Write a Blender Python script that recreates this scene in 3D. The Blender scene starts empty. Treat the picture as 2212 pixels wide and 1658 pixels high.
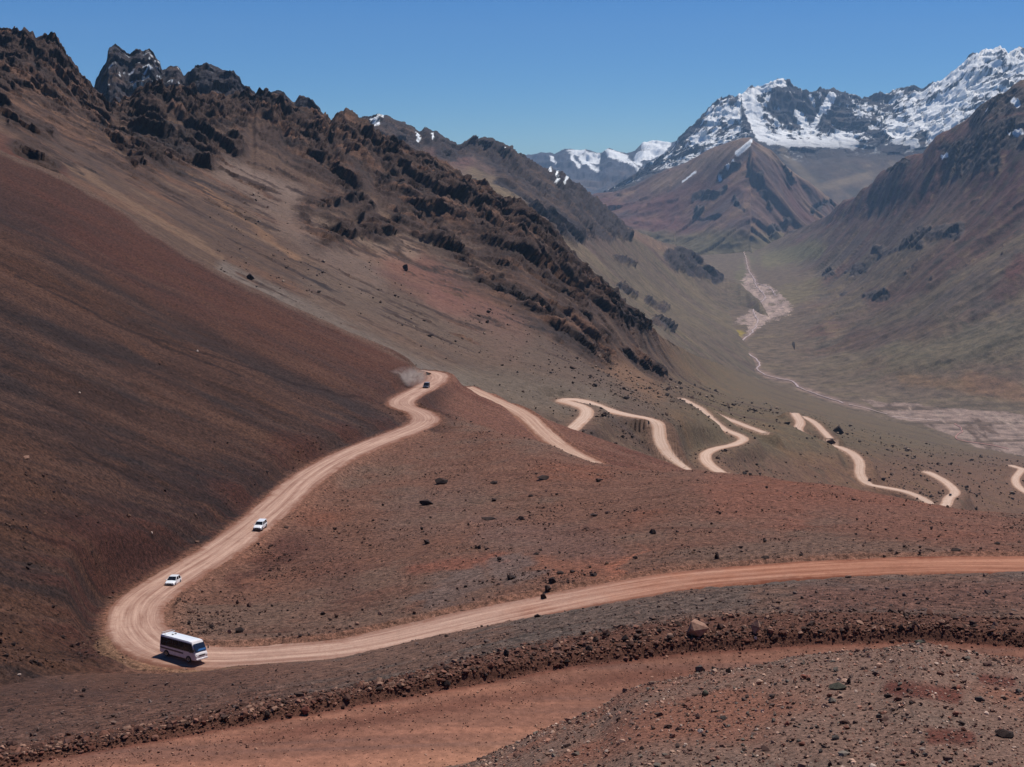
import bpy, math, random, time
import numpy as np
T0 = time.time()
sc = bpy.context.scene
# ---------------------------------------------------------------- camera
FO, CU, CV = 3040.0, 1106.0, 829.0            # focal length and centre, in units of a 2212 x 1658 picture
PITCH = math.atan(499.0 / FO)
SP, CP = math.sin(PITCH), math.cos(PITCH)
camd = bpy.data.cameras.new('camera'); cam = bpy.data.objects.new('camera', camd)
sc.collection.objects.link(cam)
camd.sensor_width = 36; camd.lens = 36 * FO / 2212.0
camd.clip_start = 0.2; camd.clip_end = 90000
cam.location = (0, 0, 0); cam.rotation_euler = (math.pi / 2 - PITCH, 0, 0)
sc.camera = cam
# ---------------------------------------------------------------- sun, sky, exposure
SUN_EL, SUN_AZ = math.radians(62), math.radians(48)      # azimuth clockwise from the view direction
w = bpy.data.worlds.new('World'); sc.world = w; w.use_nodes = True
nt = w.node_tree; nt.nodes.clear()
sky = nt.nodes.new('ShaderNodeTexSky'); sky.sky_type = 'NISHITA'; sky.sun_disc = False
sky.sun_elevation = SUN_EL; sky.sun_rotation = SUN_AZ
sky.altitude = 3900; sky.air_density = 1.0; sky.dust_density = 0.25; sky.ozone_density = 4.0
bg = nt.nodes.new('ShaderNodeBackground'); bg.inputs[1].default_value = 0.074
out = nt.nodes.new('ShaderNodeOutputWorld')
hs = nt.nodes.new('ShaderNodeHueSaturation'); hs.inputs['Saturation'].default_value = 1.42
nt.links.new(sky.outputs[0], hs.inputs['Color']); tn = nt.nodes.new('ShaderNodeMix'); tn.data_type = 'RGBA'; tn.blend_type = 'MULTIPLY'; tn.inputs[0].default_value = 1; tn.inputs[7].default_value = (.64, .88, 1.07, 1)
nt.links.new(hs.outputs[0], tn.inputs[6]); nt.links.new(tn.outputs[2], bg.inputs[0]); nt.links.new(bg.outputs[0], out.inputs[0])
sund = bpy.data.lights.new('sun', 'SUN'); sund.energy = 4.4; sund.angle = math.radians(0.53)
sund.color = (1.0, 0.955, 0.89)
sun = bpy.data.objects.new('sun', sund); sc.collection.objects.link(sun)
sun.rotation_euler = (math.pi / 2 - SUN_EL, 0, math.pi - SUN_AZ)
sc.view_settings.view_transform = 'Standard'; sc.view_settings.look = 'None'
sc.view_settings.exposure = 0.12; sc.view_settings.gamma = 1.0
sc.cycles.max_bounces = 5; sc.cycles.diffuse_bounces = 2; sc.cycles.volume_bounces = 1
sc.cycles.use_adaptive_sampling = False; sc.cycles.use_denoising = True; sc.cycles.denoiser = 'OPENIMAGEDENOISE'; sc.cycles.denoising_input_passes = 'RGB_ALBEDO_NORMAL'; sc.cycles.denoising_prefilter = 'ACCURATE'
RND = np.random.RandomState(7); random.seed(7)

# ---------------------------------------------------------------- numeric helpers
def sstep(a, b, x):
    t = np.clip((x - a) / (b - a), 0, 1); return t * t * (3 - 2 * t)
_G = RND.normal(size=(256, 3)); _G /= np.linalg.norm(_G, axis=1)[:, None]; _G = _G.astype(np.float32)
_PM = np.concatenate([RND.permutation(256)] * 2).astype(np.int32)
def perlin(p):
    p = np.ascontiguousarray(p); i = np.floor(p); f = (p - i).astype(np.float32); i = i.astype(np.int64) & 255
    i = i.astype(np.int32); s = f * f * f * (f * (f * 6 - 15) + 10)
    r = None; X = []
    for dx in (0, 1):
        Y = []
        a = _PM[(i[:, 0] + dx) & 255]
        for dy in (0, 1):
            b = _PM[a + ((i[:, 1] + dy) & 255)]; Z = []
            for dz in (0, 1):
                g = _G[_PM[b + ((i[:, 2] + dz) & 255)]]
                Z.append(g[:, 0] * (f[:, 0] - dx) + g[:, 1] * (f[:, 1] - dy) + g[:, 2] * (f[:, 2] - dz))
            Y.append(Z[0] + s[:, 2] * (Z[1] - Z[0]))
        X.append(Y[0] + s[:, 1] * (Y[1] - Y[0]))
    return (X[0] + s[:, 0] * (X[1] - X[0])) * 1.5
def fbm(p, scale, octv=4, gain=0.5, seed=0.0, ridged=False):
    q = p / scale + seed * 17.31 + 100.0; a = 1.0; r = 0; tot = 0
    for k in range(octv):
        n = perlin(q)
        if ridged: n = 1 - 2 * np.abs(n) * 1.25
        r = r + a * n; tot += a; a *= gain; q = q * 2.03 + 11.7
    return r / tot
def facet(p, scale, seed=0, tilt=1.3):
    """broken, angular relief: every cell is a tilted plane of its own height"""
    q = p / scale + seed * 13.7 + 200.0; b = np.floor(q - .5); best = np.full(len(q), 9.0); h = np.zeros(len(q))
    for k in range(8):
        c = b + np.array([k & 1, (k >> 1) & 1, (k >> 2) & 1]); ci = (c.astype(np.int64) & 255).astype(np.int32)
        r = _G[_PM[_PM[_PM[ci[:, 0]] + ci[:, 1]] + ci[:, 2]]]
        dlt = q - (c + .5 + .42 * r); m = (dlt ** 2).sum(1); up = m < best
        best = np.where(up, m, best); h = np.where(up, r[:, 0] * .8 + tilt * (dlt[:, 0] * r[:, 1] + dlt[:, 1] * r[:, 2] + dlt[:, 2] * r[:, 0]), h)
    return h
def facets(p, mask, scale, seed=0, tilt=1.3):
    o = np.zeros(len(p)); i = np.where(mask > .02)[0]; o[i] = facet(p[i], scale, seed, tilt); return o
def aniso(p, d, k):
    d = np.array(d, float); d /= np.linalg.norm(d)
    return p - (1 - k) * (p @ d)[:, None] * d
def P2W(u, v, d):
    u = np.asarray(u, float); v = np.asarray(v, float); d = np.asarray(d, float)
    x = (u - CU) / FO * d; y = (v - CV) / FO
    return np.stack([x, d * (CP - y * SP), -d * (SP + y * CP)], -1)
def W2P(P):
    dep = P[..., 1] * CP - P[..., 2] * SP
    up = P[..., 1] * SP + P[..., 2] * CP
    return CU + FO * P[..., 0] / dep, CV - FO * up / dep, dep
def dz(v, z): return -z * 3080.0 / (v - 330.0)
def lin(c):
    c = np.array(c, float) / 255.0
    return np.where(c < 0.04045, c / 12.92, ((c + 0.055) / 1.055) ** 2.4)
ALB = 0.93
def alb(*c): return lin(c) * ALB * np.array([1.03, 1.0, .92])
def jag(us, vs, amp, scale, seed):
    """break a traced skyline into teeth"""
    a = np.arange(us[0], us[-1], 3.0); v = np.interp(a, us, vs); n = fbm(np.stack([a, a * 0 + seed, a * 0], 1), scale, 4, .6, seed=seed, ridged=True)
    return a, v - amp * (n - .25)

def pchip_rows(Y):
    """Y (K, n) -> slopes at knots, unit spacing, monotone."""
    h = np.diff(Y, axis=0); m = np.zeros_like(Y)
    a, b = h[:-1], h[1:]
    ok = (a * b) > 0
    m[1:-1] = np.where(ok, 2 * a * b / np.where(ok, a + b, 1), 0)
    m[0] = h[0]; m[-1] = h[-1]
    return m
def gsm(Y, sg, du):
    """smooth each row of Y along u"""
    if sg <= 0: return Y
    r = int(3 * sg / du); k = np.exp(-.5 * (np.arange(-r, r + 1) * du / sg) ** 2); k /= k.sum()
    return np.array([np.convolve(np.pad(y, r, mode='reflect', reflect_type='odd'), k, mode='valid') for y in Y])
def loft(curves, u0, u1, du, rows, lin_k=(), sq=55, sv=38):
    """curves: list of (ulist, vlist, dlist). Returns U, V, D arrays and the row index of each curve."""
    U = np.arange(u0, u1 + du, du); K = len(curves)
    Vk = np.array([np.interp(U, c[0], c[1]) for c in curves])
    Qk = np.array([1.0 / np.interp(U, c[0], c[2]) for c in curves])
    Qk = gsm(Qk, sq, du)
    for i, c in enumerate(curves):
        if len(c[0]) < 15: Vk[i] = gsm(Vk[i:i + 1], sv, du)[0]
    mV, mQ = pchip_rows(Vk), pchip_rows(Qk)
    V, Q, start = [], [], [0]
    for k in range(K - 1):
        n = rows[k]
        for i in range(n):
            t = i / n
            if k in lin_k: f = lambda Y, m: Y[k] * (1 - t) + Y[k + 1] * t
            else:
                h0, h1, h2, h3 = 2*t**3-3*t*t+1, t**3-2*t*t+t, -2*t**3+3*t*t, t**3-t*t
                f = lambda Y, m: h0 * Y[k] + h1 * m[k] + h2 * Y[k+1] + h3 * m[k+1]
            V.append(f(Vk, mV)); Q.append(f(Qk, mQ))
        start.append(start[-1] + n)
    V.append(Vk[-1]); Q.append(Qk[-1])
    V = np.array(V); D = 1.0 / np.array(Q)
    return np.broadcast_to(U, V.shape).copy(), V, D, start
def C(*pts, z=None):
    """curve from (u, v, d) triples"""
    a = np.array(pts, float); return a[:, 0], a[:, 1], a[:, 2]
def Cv(us, vs, dus, ds):
    """curve whose v polyline and d polyline have their own knots"""
    allu = np.unique(np.concatenate([us, dus]))
    return allu, np.interp(allu, us, vs), np.interp(allu, dus, ds)
def pl(*a): a = np.array(a, float).reshape(-1, 2); return a[:, 0], a[:, 1]

def first_hit(L, u, v):
    """depth of the nearest visible place of loft L at picture place (u, v)"""
    U, V, D = L['U'], L['V'], L['D']
    j = (u - U[0, 0]) / L['du']; j0 = int(np.clip(math.floor(j), 0, U.shape[1] - 2)); f = min(max(j - j0, 0), 1)
    col = V[:, j0] * (1 - f) + V[:, j0 + 1] * f; dc = D[:, j0] * (1 - f) + D[:, j0 + 1] * f
    k = np.argmax(col <= v)
    if col[k] > v: return float(dc[-1])
    if k == 0: return float(dc[0])
    t = (col[k - 1] - v) / (col[k - 1] - col[k] + 1e-9)
    return float(1.0 / ((1 - t) / dc[k - 1] + t / dc[k]))
def catmull(pts, n=14):
    pts = np.array(pts, float); P = np.vstack([2 * pts[0] - pts[1], pts, 2 * pts[-1] - pts[-2]]); o = []
    for i in range(1, len(P) - 2):
        for t in np.linspace(0, 1, n, endpoint=False):
            a, b, c, d = P[i-1], P[i], P[i+1], P[i+2]
            o.append(0.5 * (2*b + (c-a)*t + (2*a-5*b+4*c-d)*t*t + (-a+3*b-3*c+d)*t**3))
    o.append(pts[-1]); return np.array(o)
def make_path(L, pts, width, smooth, step, zfix=None):
    """picture polyline -> world centre line that follows the terrain with an even grade"""
    q = catmull(pts)
    if zfix is None:
        d = np.array([first_hit(L, a, b) for a, b in q]); z = -d * (q[:, 1] - 330) / 3080
        n = len(z); idx = np.arange(n)
        zs = np.array([np.average(z, weights=np.exp(-0.5 * ((idx - i) / smooth) ** 2)) for i in range(n)])
        z = z if smooth <= 0 else zs
    else: z = np.interp(np.linspace(0, 1, len(q)), np.linspace(0, 1, len(zfix)), zfix)
    d = dz(q[:, 1], z); W = P2W(q[:, 0], q[:, 1], d)
    s = np.concatenate([[0], np.cumsum(np.linalg.norm(np.diff(W, axis=0), axis=1))])
    m = max(int(s[-1] / step), 4); t = np.linspace(0, s[-1], m)
    W = np.stack([np.interp(t, s, W[:, k]) for k in range(3)], 1)
    wq = np.interp(np.linspace(0, 1, len(q)), np.linspace(0, 1, np.size(width)), np.atleast_1d(width).astype(float)); width = np.interp(t, s, wq)
    for _ in range(4): W[1:-1] = 0.25 * W[:-2] + 0.5 * W[1:-1] + 0.25 * W[2:]
    return dict(W=W, s=t, w=width)
def nearest(P, paths):
    """distance (horizontal) and height, half width of the nearest path sample"""
    S = np.vstack([p['W'] for p in paths]); Wd = np.concatenate([p['w'] / 2 for p in paths])
    n = len(P); dist = np.full(n, 1e6); zz = np.zeros(n); hw = np.ones(n)
    lo, hi = S.min(0) - 30, S.max(0) + 30
    idx = np.where((P[:, 0] > lo[0]) & (P[:, 0] < hi[0]) & (P[:, 1] > lo[1]) & (P[:, 1] < hi[1]))[0]
    c = S.mean(0)[:2]; A = S[:, :2] - c; A2 = (A ** 2).sum(1)
    for k in range(0, len(idx), 60000):
        ii = idx[k:k + 60000]; B = P[ii, :2] - c
        M = A2[None] - 2 * B @ A.T; m = M.argmin(1)
        dd = np.sqrt(np.maximum(M[np.arange(len(ii)), m] + (B ** 2).sum(1), 0))
        dist[ii] = dd; zz[ii] = S[m, 2]; hw[ii] = Wd[m]
    return dist, zz, hw

# ---------------------------------------------------------------- mesh helpers
def grid_mesh(name, P, tint, kind='structure', mat=None, smooth=True, extra=None):
    R, Cn = P.shape[:2]
    me = bpy.data.meshes.new(name)
    idx = np.arange(R * Cn, dtype=np.int32).reshape(R, Cn)
    q = np.stack([idx[:-1, :-1], idx[:-1, 1:], idx[1:, 1:], idx[1:, :-1]], -1).reshape(-1, 4)
    me.vertices.add(R * Cn); me.vertices.foreach_set('co', P.reshape(-1).astype(np.float32))
    nf = len(q); me.loops.add(nf * 4); me.polygons.add(nf)
    me.loops.foreach_set('vertex_index', q.reshape(-1))
    me.polygons.foreach_set('loop_start', np.arange(0, nf * 4, 4, dtype=np.int32))
    me.polygons.foreach_set('use_smooth', np.full(nf, smooth))
    me.update(calc_edges=True)
    if tint is not None:
        a = me.attributes.new('tint', 'FLOAT_COLOR', 'POINT')
        c = np.ones((R * Cn, 4), np.float32); c[:, :3] = tint.reshape(-1, 3); a.data.foreach_set('color', c.reshape(-1))
    for k, arr in (extra or {}).items():
        a = me.attributes.new(k, 'FLOAT', 'POINT'); a.data.foreach_set('value', arr.reshape(-1).astype(np.float32))
    o = bpy.data.objects.new(name, me); sc.collection.objects.link(o)
    if kind: o['kind'] = kind
    if mat: me.materials.append(mat)
    return o
def raw_mesh(name, V, F, mat=None, smooth=False, face_tint=None):
    me = bpy.data.meshes.new(name); V = np.asarray(V, np.float32); F = np.asarray(F, np.int32); k = F.shape[1]
    me.vertices.add(len(V)); me.vertices.foreach_set('co', V.reshape(-1))
    me.loops.add(F.size); me.polygons.add(len(F)); me.loops.foreach_set('vertex_index', F.reshape(-1))
    me.polygons.foreach_set('loop_start', np.arange(0, F.size, k, dtype=np.int32))
    me.polygons.foreach_set('use_smooth', np.full(len(F), smooth)); me.update(calc_edges=True)
    if face_tint is not None:
        a = me.attributes.new('tint', 'FLOAT_COLOR', 'FACE'); c = np.ones((len(F), 4), np.float32)
        c[:, :3] = face_tint; a.data.foreach_set('color', c.reshape(-1))
    if mat: me.materials.append(mat)
    return me

# ---------------------------------------------------------------- materials
class NT:
    def __init__(s, name):
        s.m = bpy.data.materials.new(name); s.m.use_nodes = True; s.t = s.m.node_tree; s.t.nodes.clear()
        s.out = s.n('ShaderNodeOutputMaterial'); s.b = s.n('ShaderNodeBsdfPrincipled')
        s.t.links.new(s.b.outputs[0], s.out.inputs[0])
    def n(s, ty, **kw):
        x = s.t.nodes.new(ty)
        for k, v in kw.items(): setattr(x, k, v)
        return x
    def l(s, a, b): s.t.links.new(a, b)
    def noise(s, scale, detail=6, rough=0.6, vec=None, dist=0.0):
        x = s.n('ShaderNodeTexNoise'); x.inputs['Scale'].default_value = scale; x.inputs['Detail'].default_value = detail
        x.inputs['Roughness'].default_value = rough; x.inputs['Distortion'].default_value = dist
        if vec is not None: s.l(vec, x.inputs['Vector'])
        return x.outputs[0]
    def rng(s, v, a, b, c, d):
        x = s.n('ShaderNodeMapRange'); s.l(v, x.inputs[0])
        for i, q in enumerate((a, b, c, d)): x.inputs[i + 1].default_value = q
        return x.outputs[0]
    def math(s, op, a, b):
        x = s.n('ShaderNodeMath', operation=op)
        for i, q in enumerate((a, b)):
            if isinstance(q, (int, float)): x.inputs[i].default_value = q
            else: s.l(q, x.inputs[i])
        return x.outputs[0]
    def mix(s, f, a, b, mode='MIX'):
        x = s.n('ShaderNodeMix', data_type='RGBA', blend_type=mode)
        for i, q in ((0, f), (6, a), (7, b)):
            if isinstance(q, (int, float)): x.inputs[i].default_value = q
            elif isinstance(q, tuple): x.inputs[i].default_value = (*q, 1)
            else: s.l(q, x.inputs[i])
        return x.outputs[2]
def terrain_mat(name, s1, s2, contrast=0.5, bump=0.6, bdist=1.0, rough=0.95, sprinkle=None, stretch=None):
    """tint attribute x grain at two sizes; sprinkle = (scale, threshold, dark colour) draws small loose stones"""
    m = NT(name); geo = m.n('ShaderNodeNewGeometry'); pos = geo.outputs['Position']
    at = m.n('ShaderNodeAttribute'); at.attribute_name = 'tint'
    if stretch:
        mp = m.n('ShaderNodeMapping'); m.l(pos, mp.inputs[0]); mp.inputs['Rotation'].default_value = stretch[0]; mp.inputs['Scale'].default_value = stretch[1]; vec = mp.outputs[0]
    else: vec = pos
    n1 = m.noise(s1, 8, 0.72, vec); n2 = m.noise(s2, 5, 0.7, pos)
    f1 = m.rng(n1, 0.3, 0.7, 1 - contrast, 1 + contrast); f2 = m.rng(n2, 0.3, 0.7, 1 - contrast * 0.8, 1 + contrast * 0.8)
    f = m.math('MULTIPLY', f1, f2)
    cmb = m.n('ShaderNodeCombineColor'); [m.l(f, cmb.inputs[i]) for i in range(3)]
    col = m.mix(1.0, at.outputs['Color'], cmb.outputs[0], 'MULTIPLY')
    if sprinkle:
        vo = m.n('ShaderNodeTexVoronoi', feature='F1'); vo.inputs['Scale'].default_value = sprinkle[0]; m.l(pos, vo.inputs['Vector'])
        sep = m.n('ShaderNodeSeparateColor'); m.l(vo.outputs['Color'], sep.inputs[0])
        big = m.noise(sprinkle[0] * 0.07, 3, 0.6, pos)
        pick = m.math('GREATER_THAN', m.math('ADD', sep.outputs[0], m.rng(big, 0.35, 0.65, -0.12, 0.06)), sprinkle[1])
        near = m.math('LESS_THAN', vo.outputs['Distance'], 0.42)
        k = m.math('MULTIPLY', pick, near)
        tone = m.rng(sep.outputs[1], 0, 1, sprinkle[2], sprinkle[3])
        c3 = m.n('ShaderNodeCombineColor'); [m.l(tone, c3.inputs[i]) for i in range(3)]
        col2 = m.mix(1.0, at.outputs['Color'], c3.outputs[0], 'MULTIPLY'); col = m.mix(k, col, col2)
    m.l(col, m.b.inputs['Base Color']); m.b.inputs['Roughness'].default_value = rough
    m.b.inputs['Specular IOR Level'].default_value = 0.15
    bp = m.n('ShaderNodeBump'); bp.inputs['Strength'].default_value = bump; bp.inputs['Distance'].default_value = bdist
    h = m.math('ADD', n1, m.math('MULTIPLY', n2, 0.5 * s1 / s2 * 2)); m.l(h, bp.inputs['Height']); m.l(bp.outputs[0], m.b.inputs['Normal'])
    return m.m
def paint(name, col, rough=0.4, metal=0.0, var=0.06, scale=3.0, coat=0.0):
    m = NT(name); tc = m.n('ShaderNodeTexCoord'); n = m.noise(scale, 5, 0.6, tc.outputs['Object'])
    f = m.rng(n, 0.3, 0.7, 1 - var, 1 + var); c = m.n('ShaderNodeCombineColor'); [m.l(f, c.inputs[i]) for i in range(3)]
    m.l(m.mix(1.0, tuple(col), c.outputs[0], 'MULTIPLY'), m.b.inputs['Base Color'])
    m.b.inputs['Roughness'].default_value = rough; m.b.inputs['Metallic'].default_value = metal
    m.b.inputs['Coat Weight'].default_value = coat
    return m.m
QD = 1.0                                        # grid density factor
def rows_for(curves, u0, u1, px, minr=3):
    U = np.linspace(u0, u1, 60); Vk = np.array([np.interp(U, c[0], c[1]) for c in curves])
    r = np.abs(np.diff(Vk, axis=0)); r = np.percentile(r, 80, axis=1)
    return [int(max(minr, min(x / px * QD, 420))) for x in r]
def cap(u, v, a, b, c, d, wd):
    """soft capsule mask between picture points (a,b) and (c,d), half width wd"""
    L2 = (c - a) ** 2 + (d - b) ** 2 + 1e-6
    t = np.clip(((u - a) * (c - a) + (v - b) * (d - b)) / L2, 0, 1)
    q = np.hypot(u - a - t * (c - a), v - b - t * (d - b)) / wd
    return 1 - sstep(0.35, 1.45, q)
def blend(col, target, m):
    return col + (np.asarray(target) - col) * np.asarray(m)[:, None]

# ================================================================ NEAR GROUND (camera spur, near road, slope, hill, left slope)
nc = []
nc.append(C((-400, 9000, .6), (2600, 9000, .6)))
nc.append(C((-400, 2700, 11), (2600, 2600, 11)))
nc.append(C((-400, 2150, 24), (1000, 1950, 25), (2600, 1900, 25)))
crest = C((-400, 1950, 45), (0, 1864, 48), (600, 1746, 52), (900, 1690, 54), (1000, 1655, 55), (1040, 1637, 55), (1100, 1612, 55), (1160, 1580, 54.5), (1220, 1556, 54.5), (1300, 1530, 54),
          (1340, 1500, 54), (1370, 1486, 53.5), (1410, 1474, 53), (1450, 1468, 53), (1540, 1446, 53), (1650, 1434, 52.5), (1710, 1418, 52), (1780, 1410, 52), (1900, 1401, 52), (1950, 1392, 51),
          (1985, 1384, 51), (2020, 1394, 52), (2050, 1402, 52), (2212, 1424, 52), (2600, 1480, 52))
nc.append(crest)
def zc(us, z, ds):
    us, ds = np.array(us, float), np.array(ds, float); z = np.broadcast_to(z, us.shape)
    return us, 330 - 3080 * z / ds, ds
nc.append(zc([-400, 0, 600, 1000, 1100, 1370, 1980, 2600], -24.15, [46, 49.5, 53.5, 56.3, 57.2, 59, 60, 62]))
base_u = np.array([-400, 0, 333, 737, 1071, 1204, 1475, 1741, 2008, 2212, 2600.]); base_v = np.array([1740, 1660, 1600, 1530, 1470, 1444, 1411, 1393, 1384, 1397, 1432.])
nc.append((base_u, base_v, dz(base_v, -24.0)))
lip_v = np.array([1722, 1641, 1580, 1506, 1437, 1419, 1381, 1366, 1355, 1371, 1408.])
nc.append((base_u, lip_v, dz(base_v, -24.0) + 0.5))
rub_u, rub_v = pl(-400, 1706, 0, 1624, 333, 1562, 737, 1489, 1071, 1411, 1304, 1364, 1475, 1340, 1808, 1323, 2212, 1336, 2600, 1365)
nc.append((rub_u, rub_v, np.interp(rub_u, base_u, dz(base_v, -24.0)) + 5.0))
e_u, e_v = pl(-400, 1570, 0, 1480, 200, 1462, 350, 1455, 450, 1448, 500, 1438, 737, 1422, 954, 1371, 1166, 1331, 1475, 1276, 1808, 1247, 2212, 1237, 2600, 1236)
e_du, e_d = pl(-400, 130, 0, 150, 200, 165, 450, 178, 737, 172, 954, 140, 1166, 118, 1475, 112, 2600, 112)
# a step between, so that the slope keeps a natural bulge
mid = (e_u, 0.5 * (np.interp(e_u, rub_u, rub_v) + e_v), 2 / (1 / (np.interp(e_u, base_u, dz(base_v, -24.0)) + 5) + 1 / np.interp(e_u, e_du, e_d)))
nc.append(mid)
nc.append(Cv(e_u, e_v, e_du, e_d))
nc.append(Cv(e_u, e_v + np.array([-4, -3, -3, -3, -3, -3, -2, 8, 9, 9, 9, 9, 9.]), [-400, 0, 200, 450, 737, 954, 1166, 1475, 1808, 2212, 2600], [134, 154, 170, 181, 178, 184, 190, 194, 192, 188, 185]))
f_u, f_v = pl(-400, 1520, 0, 1440, 200, 1425, 350, 1412, 500, 1404, 737, 1388, 954, 1344, 1171, 1288, 1475, 1235, 1808, 1211, 2212, 1203, 2600, 1202)
f_z = np.interp(f_u, [-400, 0, 200, 450, 737, 954, 1171, 1475, 1808, 2212, 2600], [-53, -57, -62.3, -65, -64, -62.5, -61, -59.5, -57.5, -55.5, -54])
nc.append((f_u, f_v, dz(f_v, f_z)))
nc.append((f_u, f_v - np.array([2, 2, 3, 5, 7, 7, 7, 7, 7, 7, 7, 7.]), dz(f_v, f_z) + 0.8))
nc.append(C((-400, 1440, 146), (0, 1380, 168), (200, 1395, 188), (400, 1330, 215), (600, 1250, 245), (940, 1140, 270), (1200, 1130, 265), (1475, 1120, 252), (1700, 1125, 246), (2212, 1155, 231), (2600, 1165, 225)))
nc.append(C((-400, 1300, 152), (0, 1250, 186.5), (200, 1330, 196), (300, 1318, 218), (400, 1235, 250), (500, 1170, 272), (600, 1105, 296), (700, 1040, 330), (800, 975, 372), (870, 940, 400), (940, 935, 405), (1000, 934, 400),
            (1060, 932, 395), (1137, 945, 380), (1200, 968, 366), (1277, 1000, 355), (1354, 1012, 345), (1437, 1020, 335), (1500, 1016, 332), (1560, 1023, 330), (1640, 1028, 326), (1700, 1040, 322), (1800, 1050, 317), (1900, 1069, 312), (2000, 1089, 308), (2060, 1101, 305), (2120, 1107, 303), (2212, 1114, 300), (2600, 1150, 290)))
nc.append(C((-400, 900, 225), (0, 1000, 227), (200, 1060, 250), (300, 1090, 262), (600, 950, 351), (800, 885, 420), (870, 872, 443), (940, 888, 442), (1000, 905, 445), (1060, 926, 437), (1137, 962, 430), (1277, 1016, 435), (1437, 1050, 430), (1700, 1090, 420), (2212, 1170, 420), (2600, 1220, 420)))
ridge = C((-400, 170, 600), (0, 325, 550), (133, 380, 550), (267, 460, 550), (400, 551, 548), (500, 603, 548), (600, 652, 548), (737, 712, 547), (800, 738, 546), (850, 758, 545), (881, 776, 545), (903, 796, 545), (920, 802, 545), (960, 811, 545), (1000, 832, 543), (1040, 850, 540),
          (1150, 893, 525), (1250, 930, 510), (1350, 968, 495), (1437, 998, 487), (1500, 1022, 480), (1600, 1060, 475), (1700, 1110, 470), (2212, 1230, 450), (2600, 1280, 450))
nc.append(ridge)
nc.append((ridge[0], ridge[1] + 50, ridge[2] * 1.10))
nc.append((ridge[0], ridge[1] + 170, ridge[2] * 1.32))
rows = rows_for(nc, -200, 2400, 1.7)
rows[0] = 20; rows[1] = 30; rows[2] = 130; rows[3] = 10; rows[4] = 95; rows[5] = 18; rows[6] = 26; rows[15] = 330; rows[-2] = 12; rows[-1] = 8
U, V, D, st = loft(nc, -330, 2540, 1.9 / QD, rows, lin_k=(7, 8), sq=30, sv=14)
N = dict(U=U, V=V, D=D, du=1.9 / QD); st_N = st
main_pts = [(2560, 1216), (2212, 1220), (2010, 1221), (1808, 1229), (1640, 1240), (1475, 1255), (1320, 1280), (1171, 1309), (1060, 1332), (954, 1357), (850, 1382), (737, 1404), (620, 1414), (500, 1422), (420, 1420), (350, 1405), (305, 1374), (291, 1338), (312, 1296), (382, 1247),
            (460, 1199), (530, 1149), (579, 1109), (616, 1075), (662, 1035), (728, 994), (800, 962), (862, 938), (905, 920), (920, 906), (905, 891), (878, 882), (866, 870), (884, 855), (915, 840), (938, 826), (947, 815), (938, 808), (922, 804), (908, 802)]
R_main = make_path(N, main_pts, 9.2, 7, 1.2)
R_leg = make_path(N, [(1010, 838), (1040, 852), (1075, 869), (1112, 885), (1142, 904), (1168, 929), (1198, 954), (1232, 978), (1277, 1001), (1320, 1024), (1360, 1044)], 7.5, 8, 1.5, [-90, -91.5, -93, -94, -94.8, -95, -95.2, -95.8, -96.5, -97.3, -98])
W = P2W(U, V, D).reshape(-1, 3)
dist, zz, hw = nearest(W, [R_main, R_leg])
flat = 1 - sstep(hw + 1.0, hw + 5.0, dist); dist_N, hw_N = dist.reshape(U.shape), hw.reshape(U.shape)
u, v, d = U.ravel(), V.ravel(), D.ravel()
R, Cn = U.shape; ri = np.repeat(np.arange(R), Cn)
def rowm(a, b, soft=1):                            # rows between curve a and curve b
    return sstep(st[a] - soft, st[a] + soft, ri) * (1 - sstep(st[b] - soft, st[b] + soft, ri))
# relief
nbig = fbm(W, 60, 3, seed=1); nmid = fbm(W, 9, 4, seed=2); nfine = fbm(W, 1.6, 3, 0.6, seed=3)
mm = np.interp(v - .4 * u, [250, 900, 1300], [.54, .36, .24]); ac_ = (v - mm * u) * .10; al_ = (u + mm * v) * .10
fall = np.stack([ac_, al_ * .07, 0 * ac_], 1); rill = fbm(fall, 5, 5, 0.6, seed=4); rill2 = fbm(fall, 22, 3, 0.5, seed=5)
wn = ((u < 1010) & (ri > st[13])) * 1.0
isG = sstep(0, 25, W[:, 2] + 84 - 0) * 0 + rowm(14, 17, 3) * (1 - sstep(930, 1010, u)) + rowm(9, 14, 6) * (1 - sstep(180, 330, u))
isG = np.clip(isG, 0, 1)
isE2 = rowm(15, 17, 3) * sstep(930, 1010, u)
hill = rowm(12, 14.0 if False else 14, 3) * (1 - isG)
A = W.copy()
amp_far = rowm(12, 18, 3)
rel = amp_far * (.22 * fbm(aniso(W, (1, -.25, -.05), .1), 4, 4, .6, seed=16) + 0.55 * nmid + 0.16 * nfine + 1.6 * nbig * 0.5) + isG * (0.9 * rill + 1.3 * rill2 + .25 * fbm(W, 3.5, 3, .6, seed=15)) + isE2 * (0.9 * fbm(aniso(W, (.8, -.3, -.45), .12), 9, 4, seed=6))
rel += rowm(7, 9, 4) * (0.30 * nmid + 0.07 * nfine + 0.35 * fbm(aniso(W, (.9, -.2, -.2), .3), 4, 3, seed=7))
rel += rowm(2, 4, 3) * (0.22 * fbm(W, 3.2, 4, 0.55, seed=8) + 0.035 * fbm(W, 0.35, 3, 0.6, seed=9)) * sstep(10, 30, d)
rel += rowm(5, 8, 2) * (0.16 * fbm(W, 1.3, 4, 0.6, seed=10) + 0.07 * fbm(W, .35, 3, .6, seed=11))
rel += rowm(4, 5, 4) * (0.035 * fbm(aniso(W, (1, .16, 0), .04), .7, 3, seed=12) + 0.012 * fbm(W, .2, 3, .6, seed=13))
edge_n = np.exp(-((ri - st[9]) / 7.0) ** 2) * sstep(930, 1010, u)
rel += edge_n * 0.32 * fbm(W, 2.2, 4, 0.65, seed=14)
rel *= (1 - flat)
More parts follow.
